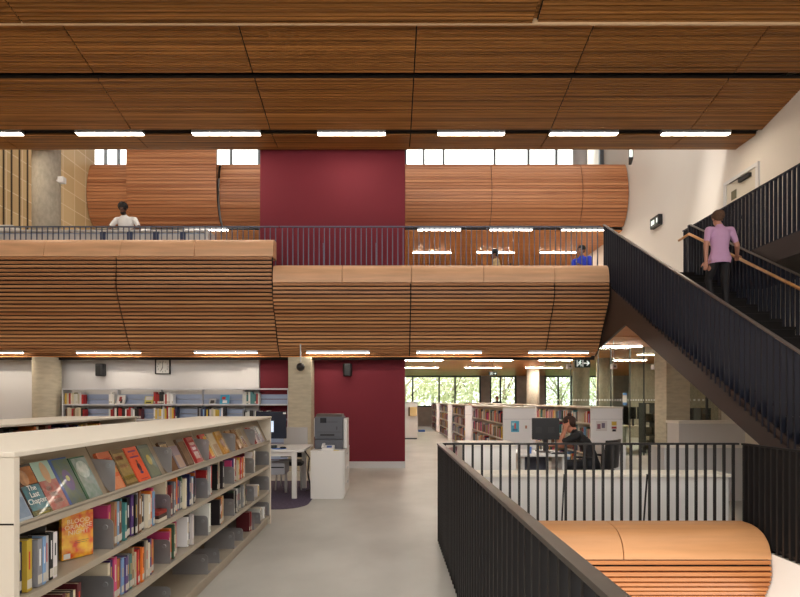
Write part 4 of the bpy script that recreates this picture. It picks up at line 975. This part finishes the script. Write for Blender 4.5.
# pc / box shelf under the desk
o = thing('desk_shelf', (-2,8.9,0), 'low grey metal printer box under the left desk', 'cabinet'); 
box('body', cm((176,178,186)), X(262,8.9), X(287,8.9), 8.7, 9.1, .33, .52, o, bevel=.006); box('front_slot', M_blk, X(266,8.7), X(284,8.7), 8.694, 8.699, .44, .46, o)
for a in (262.5, 286): MB().bar((X(a,8.9),8.9,.33),(X(a,8.9),8.9,0),.04,.04,up=(0,1,0)).build('leg', M_alu, o)
chair((X(287,9.0), 9.35, 0), PI, 'black chair tucked under the left white desk', M_blk, tall=.72)
for k in range(3):
    b = MB(); x = X(292+k*4.2, 9.7); b.bar((x,9.7,.0),(x+.08,9.72,.42),.06,.05,up=(0,1,0)); o = b.build('cable_sleeve', cm((206,196,176))) if False else None
b = MB(); pts = [(X(303,8.6),8.7,.74),(X(308,8.6),8.75,.6),(X(306,8.6),8.8,.35),(X(309,8.6),8.8,.08),(X(302,8.6),9.0,.02)]
for a, c in zip(pts[:-1], pts[1:]): b.tube(a, c, .012, n=8)
tag(b.build('power_cable', M_blk), 'black cable hanging between the left desk and cabinet', 'cable')
# reading counter on the upper left balcony
rc = thing('reading_counter', (-7, 11.8, L2), 'long white and blue reading counter behind upper left railing', 'counter')
a0, a1 = -9.0, X(211,11.75)
box('counter_top', M_offw, a0, a1, 11.58, 12.0, L2+.98, L2+1.02, rc); box('front_panel', cm((150,168,206)), a0, a1-.1, 11.62, 11.64, L2+.6, L2+.95, rc)
box('shelf_edge', M_offw, a0, a1, 11.6, 11.615, L2+.78, L2+.93, rc); box('end_panel', M_offw, a1-.08, a1, 11.58, 12.0, L2, L2+.978, rc)
for p in (103,130,156,183): box('bracket', cm((50,64,100)), X(p,11.6)-.06, X(p,11.6)+.06, 11.585, 11.6, L2+.7, L2+.97, rc)
o = MB().box(X(0,11.8),X(17,11.8),11.65,11.95,L2+1.021,L2+1.15).build('archive_box', M_offw, bevel=.01); tag(o, 'white box standing on the upper left reading counter', 'box')

# ---------------------------------------------------------------- staff area
lw = thing('counter', (2.6, 6.8, 0), 'long low white staff counter directly behind the crossing railing', 'counter')
box('body', cm((224,220,216)), X(481,6.6), 4.2, 6.6, 6.95, 0, .60, lw); box('counter_top', cm((236,228,214)), X(480,6.58), 4.22, 6.57, 6.97, .601, .636, lw, bevel=.003)
lw = thing('counter', (1.4, 7.3, 0), 'taller white counter block at the left end of the staff area', 'counter')
box('body', cm((224,220,216)), X(462,7.2), X(516,7.2), 7.2, 7.7, 0, .93, lw); box('counter_top', cm((236,228,214)), X(461,7.18), X(516.5,7.18), 7.17, 7.72, .931, .965, lw, bevel=.003)
sd = thing('desk', (2.7, 8.1, 0), 'white staff desk with monitor and the seated person in black', 'desk')
s0, s1 = X(517,8.0), X(566,8.0)
box('desktop', M_offw, s0, s1, 7.8, 8.6-.0, .72, .75, sd, bevel=.004)
for lx in (s0+.04, X(560,8.0)): box('leg', M_offw, lx, lx+.05, 7.9, 8.4, 0, .719, sd)
box('modesty_panel', cm((74,76,92)), s0+.1, X(552,8.0), 8.3, 8.32, .2, .719, sd)
pd = thing('pedestal', (X(616,8.3), 8.5, 0), 'white vented pedestal cabinet right of black office chair', 'cabinet')
box('body', M_offw, X(606.5,8.3), X(626,8.3), 8.3, 8.75, 0, .84, pd, bevel=.004)
for j in range(4): box('vent_slot', M_ink, X(609,8.3), X(614,8.3), 8.296, 8.3, .42+j*.07, .44+j*.07, pd)
mt = thing('monitor', (X(545.5,8.2), 8.2, .75), 'black monitor seen on the staff desk beside person in black', 'monitor')
MB().box(X(532,8.2), X(559,8.2), 8.18, 8.22, Z(439.5,8.2), Z(418,8.2)).build('screen_housing', M_blk, mt, bevel=.006)
for a, c in ((536,542),(548.5,554.5)): box('reflection_tile', cm((40,38,40)), X(a,8.17), X(c,8.17), 8.176, 8.179, Z(433,8.2), Z(427,8.2), mt)
MB().bar((X(545,8.25),8.24,.76),(X(545,8.25),8.24,1.0),.06,.03,up=(0,1,0)).build('stand', M_blk, mt); MB().box(X(538,8.2),X(552,8.2),8.12,8.36,.751,.765).build('stand_base', M_blk, mt)
o = MB().box(X(549,8.0),X(564,8.0),7.87,8.02,.751,.77).build('keyboard', M_blk, bevel=.004); tag(o, 'black keyboard on the staff desk', 'keyboard')
o = MB().tube((X(529,8.0),7.98,.751),(X(529,8.0),7.98,.85),.03,.035).build('cup', cm((90,130,200))); tag(o, 'small blue cup on the left of the staff desk', 'cup')
ct = thing('counter', (X(708,9.5), 9.8, 0), 'white service counter below the stair stringer beside big column', 'counter')
box('body', cm((214,208,204)), X(679,9.5), X(745,9.5), 9.5, 9.9, 0, Z(422,9.5)-.03, ct); box('counter_top', cm((236,228,218)), X(678.5,9.48), X(745,9.5), 9.47, 9.92, Z(422,9.5)-.029, Z(421,9.5), ct, bevel=.003)
ct = thing('counter', (X(700,8.2), 8.4, 0), 'low white counter front in front of the service counter, right of the staff desk', 'counter')
box('body', cm((210,206,204)), X(664,8.2), 5.6, 8.2, 8.6, 0, Z(446,8.2)-.03, ct); box('counter_top', cm((236,228,218)), X(663,8.2), 5.62, 8.18, 8.62, Z(446,8.2)-.029, Z(445.5,8.2), ct)

# ---------------------------------------------------------------- open bookcases of the stacks
AX = 2.31; W1 = .64
stuff = {}
ci = 0
def stack(x0, x1, y0, y1, label, h=1.41, nb=3):
    t = thing('bookcase', ((x0+x1)/2, (y0+y1)/2, 0), label, 'bookcase', 'open bookcases beyond the staff area')
    box('top_board', M_shelf, x0-.01, x1+.01, y0-.01, y1+.01, h-.03, h, t)
    for a in (y0, y1-.04): box('end_panel', cm((240,236,236)), x0, x1, a, a+.04, 0, h-.031, t)
    xm = (x0+x1)/2; box('centre_panel', M_back, xm-.01, xm+.01, y0+.041, y1-.041, 0, h-.031, t)
    for z in (.12,.44,.76,1.08): 
        b = MB(); b.box(x0+.002, x1-.002, y0+.041, y1-.041, z-.025, z); b.build('shelf', M_shelf, t)
    n = int((y1-y0)/.95)
    for i in range(1, n+1):
        y = y0+(y1-y0)*i/(n+1)
        for a, c in ((x0+.02, xm-.011), (xm+.011, x1-.02)): box('divider', M_shelf, a, c, y-.01, y+.01, .1, h-.031, t)
    box('joint_line', cm((180,176,178)), x0, x1, y0-.002, y0-.0004, Z(419,10.8)-.006 if y0 < 11 else 1.1, Z(419,10.8) if y0 < 11 else 1.106, t)
    return t
def near_books(x0, y0, y1, zs, who, limit_y, shelf_names):
    global book_n
    for z, sn in zip(zs, shelf_names):
        y = y0+.06; k = 0; n = int((y1-y0)/.95); dv = [y0+(y1-y0)*i/(n+1) for i in range(1, n+1)]
        while y < y1-.1:
            t = R.uniform(.03,.06)
            hit = [d for d in dv if y-.012 < d+.01 and y+t+.012 > d-.01]
            if hit: y = hit[0]+.024; continue
            h = R.uniform(.17,.245); c = R.choice(BC)[0]
            if R.random() < .07: y += R.uniform(.05,.2); continue
            if y < limit_y and k < 66 and book_n < 299:
                book((x0+.015, y+t, z+.001), 'w', t, .17, h, c, '%s book, %s from the near end on the %s shelf of %s' % (c, ORD[k], sn, who), 'books in the open bookcases', False)
                k += 1
            else:
                key = R.choice([q for q, _ in BC]); stuff.setdefault(key, MB()).box(x0+.015, x0+.18, y, y+t-.003, z+.001, z+h)
            y += t+.001
A1 = stack(AX, AX+W1, 10.8, 14.85, 'nearest open bookcase of the left row, posters on its white end')
B1 = stack(4.09, 4.09+W1, 10.8, 14.85, 'nearest open bookcase of the right row, directly behind person in black')
near_books(AX, 10.8, 14.85, (1.08,.76), 'left row bookcase', 12.7, ('top','second'))
near_books(AX, 10.8, 14.85, (.44,.12), 'left row bookcase', 0, ('third','lowest'))
near_books(4.09, 10.8, 14.85, (1.08,), 'right row bookcase', 12.6, ('top',))
near_books(4.09, 10.8, 14.85, (.76,.44,.12), 'right row bookcase', 0, ('second','third','lowest'))
for i, (a, b_) in enumerate([(16.2,19.6),(20.9,24.6),(26.0,28.8)]):
    stack(AX, AX+W1, a, b_, '%s open bookcase of the left row, counted from the poster one' % ORD[i+1])
    near_books(AX, a, b_, (1.08,.76,.44,.12), '', 0, ('','','',''))
    stack(4.09, 4.09+W1, a, b_, '%s open bookcase of the right row, hidden but for its top' % ORD[i+1])
big = MB(); mats = []
for k, (key, mb) in enumerate(stuff.items()):
    n = len(big.v); big.v += mb.v; big.f += [tuple(i+n for i in f) for f in mb.f]; big.mi += [k]*len(mb.f); mats.append(cm(BD[key], .5))
tag(big.build('book_rows', mats, origin=(AX,15,0)), 'many small mixed-colour books filling the farther open bookcases', 'books', kind='stuff')
# posters on the ends
def poster(p0, p1, q0, q1, Y, base, patches, label):
    o = box('poster', cm(base), X(p0,Y), X(p1,Y), Y-.006, Y-.0025, Z(q1,Y), Z(q0,Y)); tag(o, label, 'poster', 'small posters on the bookcase ends')
    w = X(p1,Y)-X(p0,Y); h = Z(q0,Y)-Z(q1,Y)
    for a0,a1,b0,b1,c in patches: box('picture', cm(c), X(p0,Y)+w*a0, X(p0,Y)+w*a1, Y-.0075, Y-.0062, Z(q1,Y)+h*b0, Z(q1,Y)+h*b1, o)
poster(511,519,421,432,10.8,(92,176,206),[(.2,.8,.1,.3,(60,120,160)),(.4,.6,.3,.8,(220,90,70)),(.1,.5,.6,.85,(190,226,236))],'blue illustrated poster on left bookcase end')
poster(523,529,422,432,10.8,(238,236,234),[(.35,.65,.35,.65,(180,120,90))],'white poster with a small drawing beside the blue one')
poster(596,607,421,431,10.8,(222,214,212),[(.1,.4,.2,.7,(150,100,110)),(.5,.8,.3,.8,(120,110,130))],'pale photo poster on the right bookcase end')
poster(611,617,421,432,10.8,(232,226,220),[(.1,.9,.6,.95,(214,180,80)),(.1,.9,.3,.5,(160,50,50)),(.2,.8,.05,.25,(50,50,60))],'poster with yellow red and black squares on right bookcase end')
# white cabinet at the end of the aisle
cb = thing('display_cabinet', (X(411,21), 21.3, 0), 'white cabinet at the aisle corner beside the burgundy wall', 'cabinet')
box('body', M_offw, X(398,21), X(417.6,21), 21, 21.6, .06, 1.44, cb); box('top_board', M_offw, X(398,21)-.01, X(418,21), 20.98, 21.62, 1.441, 1.48, cb); box('plinth', M_grey, X(398,21), X(417,21), 21.03, 21.6, 0, .059, cb)
o = MB().box(X(410,20.9),X(417,20.9),20.93,20.99,Z(416,21),Z(407,21)).build('leaflet_holder', cm((214,186,130)), bevel=.01); tag(o, 'tan leaflet holder on the front of white aisle cabinet', 'holder')
box('dark_side', cm((80,60,46)), X(408.5,20.9), X(409.9,20.9), 20.93, 20.99, Z(416,21), Z(407,21), o)
o = MB().box(X(418.5,26),X(425,26),26,26.5,0,.08).build('step_stool', cm((60,110,190)), bevel=.01); tag(o, 'small blue step at the far end of the aisle', 'stool')

# ---------------------------------------------------------------- glass room, signs
gr = thing('glass_partition', (5.8, 14.9, 0), 'clear glass partition with a dotted band behind the right bookcases', 'partition')
gx0, gx1 = X(545,14.9), X(657,14.9)
box('glass', M_glass2, gx0, gx1, 14.9, 14.912, 0, CEIL-.01, gr)
for p in (571,598,611,630,644,657): box('mullion', cm((50,52,50)), X(p,14.9)-.008, X(p,14.9)+.008, 14.885, 14.93, 0, CEIL-.01, gr)
box('dot_band', mat('frosted', (226,232,228), .6), 0,0,0,0,0,0) if False else None
b = MB(); p = 547
while p < 656: b.box(X(p,14.89), X(p+1.4,14.89), 14.893, 14.899, Z(400.8,14.9), Z(399.2,14.9)); p += 2.6
b.build('dot_band', mat('frosted', (226,232,228), .6), gr)
gr = thing('glass_partition', (7.4, 12.9, 0), 'glass partition with white square dots right of the large pale column', 'partition')
box('glass', M_glass2, X(684,12.7), WX-.01, 12.7, 12.712, 0, CEIL-.01, gr)
for p in (684.5, 707): box('mullion', cm((50,52,50)), X(p,12.7)-.02, X(p,12.7)+.02, 12.68, 12.73, 0, CEIL-.01, gr)
b = MB()
for p in (684.5,688.5,693.5,698,702.5): b.box(X(p,12.69), X(p+2,12.69), 12.692, 12.698, Z(401,12.7), Z(399,12.7))
b.build('dot_band', MC['frosted'], gr)
# room behind the glass
struct(box('wall_right', M_ccol, X(631,22), 14.98, 22, 22.2, 0, CEIL))
for k, (p0, p1, q0) in enumerate([(645,657,403),(687,694,408),(701,711,408)]):
    o = thing('shelf_rack', (X(p0,15.6), 15.6, 0), ['dark glass-fronted rack inside the glass room beside the column','left dark rack behind the dotted glass','right dark rack behind the dotted glass'][k], 'rack')
    b = MB(); x0, x1 = X(p0,15.6), X(p1,15.6); zt_ = Z(q0,15.6)
    for a in (x0, x1-.03): b.box(a, a+.03, 15.6, 16.0, 0, zt_)
    b.build('frame', cm((46,46,44)), o)
    for z in (.1,.5,.9,zt_-.03): box('shelf', cm((60,62,58)), x0+.031, x1-.031, 15.6, 16.0, z, z+.03, o)
    for z in (.13,.53,.93):
        if z < zt_-.1: box('tray', cm((96,84,66)), x0+.05, x1-.1, 15.7, 15.95, z+.001, min(z+.22, zt_-.05), o)
for k, (p0, p1) in enumerate([(629.5,636),(637.5,645)]):
    o = thing('monitor', (X((p0+p1)/2,16.5), 16.5, .75), '%s of the two dark monitors inside the glass room' % ['left','right'][k], 'monitor')
    box('screen_housing', M_blk, X(p0,16.5), X(p1,16.5), 16.5, 16.54, Z(419,16.5), Z(407,16.5), o); MB().bar((X((p0+p1)/2,16.6),16.58,.751),(X((p0+p1)/2,16.6),16.58,1.2),.05,.04,up=(0,1,0)).build('stand', M_blk, o)
o = thing('desk', (X(640,16.6),16.7,0), 'pale desk carrying two dark monitors in glass room', 'desk')
box('desktop', cm((214,200,176)), X(622,16.4), X(652,16.4), 16.3, 17.1, .71, .75, o)
for p in (623,650): box('leg', cm((190,180,160)), X(p,16.5), X(p,16.5)+.05, 16.4, 17.0, 0, .709, o)
o = thing('poster', (X(625,14.85),14.87,Z(399,14.9)), 'small white and blue notice on the glass partition', 'poster')
box('sheet', M_lab, X(623,14.86), X(627,14.86), 14.872, 14.876, Z(405,14.87), Z(393,14.87), o); box('header', cm((110,160,214)), X(623,14.86), X(627,14.86), 14.868, 14.8715, Z(395,14.87), Z(393,14.87), o); box('footer', cm((110,160,214)), X(623,14.86), X(627,14.86), 14.868, 14.8715, Z(405,14.87), Z(402.5,14.87), o)
def runner(cx, cz, s, par, Y):
    b = MB(); f = lambda x, z: (cx+x*s, Y, cz+z*s)
    def st(a, c, w): b.bar(f(*a), f(*c), w*s, .003, up=(0,1,0))
    b.tube((cx+.08*s,Y-.0015,cz+.36*s),(cx+.08*s,Y+.0015,cz+.36*s),.085*s,n=14)
    st((.0,.25),(-.04,-.02),.16); st((-.02,.22),(.2,.08),.07); st((0,.22),(-.2,.12),.07); st((-.2,.12),(-.24,-.02),.06)
    st((-.02,.0),(.14,-.16),.09); st((.14,-.16),(.12,-.38),.08); st((-.05,.0),(-.16,-.2),.09); st((-.16,-.2),(-.34,-.24),.08)
    b.build('running_figure', M_signw, par)
def exitsign(px0, px1, py0, py1, Y, label, arrow=True):
    x0, x1, z0, z1 = X(px0,Y), X(px1,Y), Z(py1,Y), Z(py0,Y); h = z1-z0
    t = thing('exit_sign', ((x0+x1)/2, Y, z0), label, 'sign')
    box('housing', M_green, x0, x1, Y, Y+.06, z0, z1, t, bevel=.004)
    cx = x0+(x1-x0)*(.3 if arrow else .5); zc = (z0+z1)/2; w = h*.36
    b = MB()
    for a in ((-w,w,h*.36,h*.40),(-w,-w+.06*h,-h*.4,h*.36),(w-.06*h,w,-h*.4,h*.36)): b.box(cx+a[0],cx+a[1],Y-.003,Y-.0005,zc+a[2],zc+a[3])
    b.build('door_symbol', M_signw, t); runner(cx, zc-.02*h, h*.9, t, Y-.004)
    if arrow:
        ax = x0+(x1-x0)*.74; b = MB(); b.bar((ax-h*.34,Y-.003,zc),(ax+h*.25,Y-.003,zc),h*.11,.003,up=(0,1,0)); b.bar((ax+h*.02,Y-.003,zc+h*.26),(ax+h*.3,Y-.003,zc-.02*h),h*.11,.003,up=(0,1,0)); b.bar((ax+h*.02,Y-.003,zc-h*.26),(ax+h*.3,Y-.003,zc+.02*h),h*.11,.003,up=(0,1,0))
        b.build('arrow', M_signw, t)
    b = MB(); b.tube(((x0+x1)/2,Y+.03,z1),((x0+x1)/2,Y+.03,max(z1+.02, CEIL if z1 < 3.2 else z1+.1)),.01,n=8); b.build('hanger', M_blk, t); return t
exitsign(575.5, 590.5, 358.8, 367.5, 13.2, 'dark green running-person exit sign with a right arrow below the timber soffit')
exitsign(489, 497, 371.8, 375.3, 22, 'small green exit sign above the far bookcases near the back windows', True)
def sidesign(px, py, Y, w, h, label):
    z = Z(py, Y); t = thing('exit_sign', (WX, Y, z), label, 'sign')
    box('housing', M_blk, WX-.12, WX-.001, Y, Y+w, z-h/2, z+h/2, t, bevel=.005)
    box('face', M_green, WX-.123, WX-.1205, Y+.03, Y+w-.03, z-h/2+.03, z+h/2-.03, t)
    for a, b_ in ((.1,.3),(.45,.9)): box('symbol', M_signw, WX-.126, WX-.1235, Y+w*a+.01, Y+w*b_-.02, z-h*.22, z+h*.22, t)
sidesign(657, 219, 15.3, .5, .30, 'small dark exit sign fixed on cream wall below the far clerestory')
t = thing('exit_sign', (X(630,15.5), 15.5, Z(160,15.5)), 'dark edged hanging sign under high ceiling edge near the clerestory', 'sign')
x, z = X(630,15.5), Z(155,15.5); MB().hexa([(x-.13,15.3,z-.2),(x+.0,15.3,z-.2),(x+.13,15.7,z-.2),(x+.05,15.7,z-.2),(x-.13,15.3,z+.2),(x+.0,15.3,z+.2),(x+.13,15.7,z+.2),(x+.05,15.7,z+.2)]).build('housing', M_blk, t)
box('face', M_signw, x-.11, x-.02, 15.292, 15.299, z-.15, z+.15, t); MB().tube((x,15.5,z+.2),(x,15.5,10.6),.015,n=8).build('hanger', M_blk, t)
for k, (px, py) in enumerate([(569.5,366.5),(614,366.5),(655,367)]):
    x, z = X(px,13.4), Z(py,13.4); t = thing('ceiling_speaker', (x,13.4,z), ['left','middle','right'][k]+' one of three small white boxes hung under the soffit near the exit sign', 'speaker', 'small white soffit boxes')
    box('body', M_white, x-.06, x+.06, 13.35, 13.5, z-.06, z+.06, t, bevel=.01); box('lens', M_grey, x-.02, x+.02, 13.344, 13.349, z-.02, z+.02, t); MB().tube((x,13.42,z+.06),(x,13.42,CEIL),.01,n=8).build('hanger', M_white, t)

# ---------------------------------------------------------------- outside
struct(box('floor', M_grass, -30, 40, 33.6, 90, -.35, -.25))
def tree(x, y, h, rad, label):
    t = thing('tree', (x,y,-.25), label, 'tree', 'trees outside the back windows')
    b = MB(); b.tube((x,y,-.25),(x+.1,y,h*.45),.16,.11,10)
    for i in range(5):
        a = R.uniform(0,2*PI); b.tube((x+.1,y,h*R.uniform(.22,.45)),(x+math.cos(a)*rad*.7,y+math.sin(a)*rad*.7,h*R.uniform(.5,.85)),.07,.02,8)
    b.build('trunk', M_bark, t, smooth=True)
    b = MB()
    for i in range(1300):
        a, u, r = R.uniform(0,2*PI), R.uniform(-1,1), R.uniform(.3,1)**.5
        p = Vector((x+rad*r*math.cos(a)*math.sqrt(1-u*u), y+rad*r*math.sin(a)*math.sqrt(1-u*u), h*.56+h*.44*r*u))
        s = R.uniform(.10,.2); q = Vector((R.uniform(-1,1),R.uniform(-1,1),R.uniform(-1,1))).normalized(); w = q.orthogonal().normalized()*s*.6; q = q*s
        b.add([p-q-w*.1,p-w,p+q,p+w], [(0,1,2,3)])
    b.build('foliage', M_leaf, t)
for k, (px, Y, h, r_, w) in enumerate([(404,42,6,2.6,'leafy green tree left of the first mullion'),(432,46,7,3,'broad tree behind the second window pane'),(452,40,5.5,2.2,'smaller tree between the two middle panes'),
                                 (470,44,7,3,'pale tree outside the fourth pane'),(503,41,6.5,2.4,'tree seen in the narrow right window'),(560,44,6,3.2,'tree outside window beyond the glass partition'),(598,46,6,2.6,'rightmost tree seen beside glass room column')]):
    tree(X(px,Y), Y, h, r_, w)

# ================================================================ LIGHT, WORLD, CAMERA
W = bpy.data.worlds.new('world'); S.world = W; W.use_nodes = True
bg = W.node_tree.nodes['Background']; bg.inputs[0].default_value = (1,.985,.96,1); bg.inputs[1].default_value = 2.4
sun = bpy.data.lights.new('sun', 'SUN'); sun.energy = 1.6; sun.angle = .1; sun.color = (1,.96,.9)
so = bpy.data.objects.new('sun', sun); C.objects.link(so); so.rotation_euler = (0, math.radians(-55), math.radians(12))
cam = bpy.data.cameras.new('camera'); co = bpy.data.objects.new('camera', cam); C.objects.link(co); S.camera = co
cam.sensor_width = 36; cam.lens = 24; cam.shift_x = (400-VX)/800; cam.shift_y = (VY-298.5)/800
cam.clip_start = .05; cam.clip_end = 300
co.location = (0,0,EYE); co.rotation_euler = (PI/2,0,0)
vs = S.view_settings; vs.view_transform = 'Standard'; vs.look = 'None'; vs.exposure = 0.3; vs.gamma = 1; vs.use_curve_mapping = False
print('BOOKS', book_n)
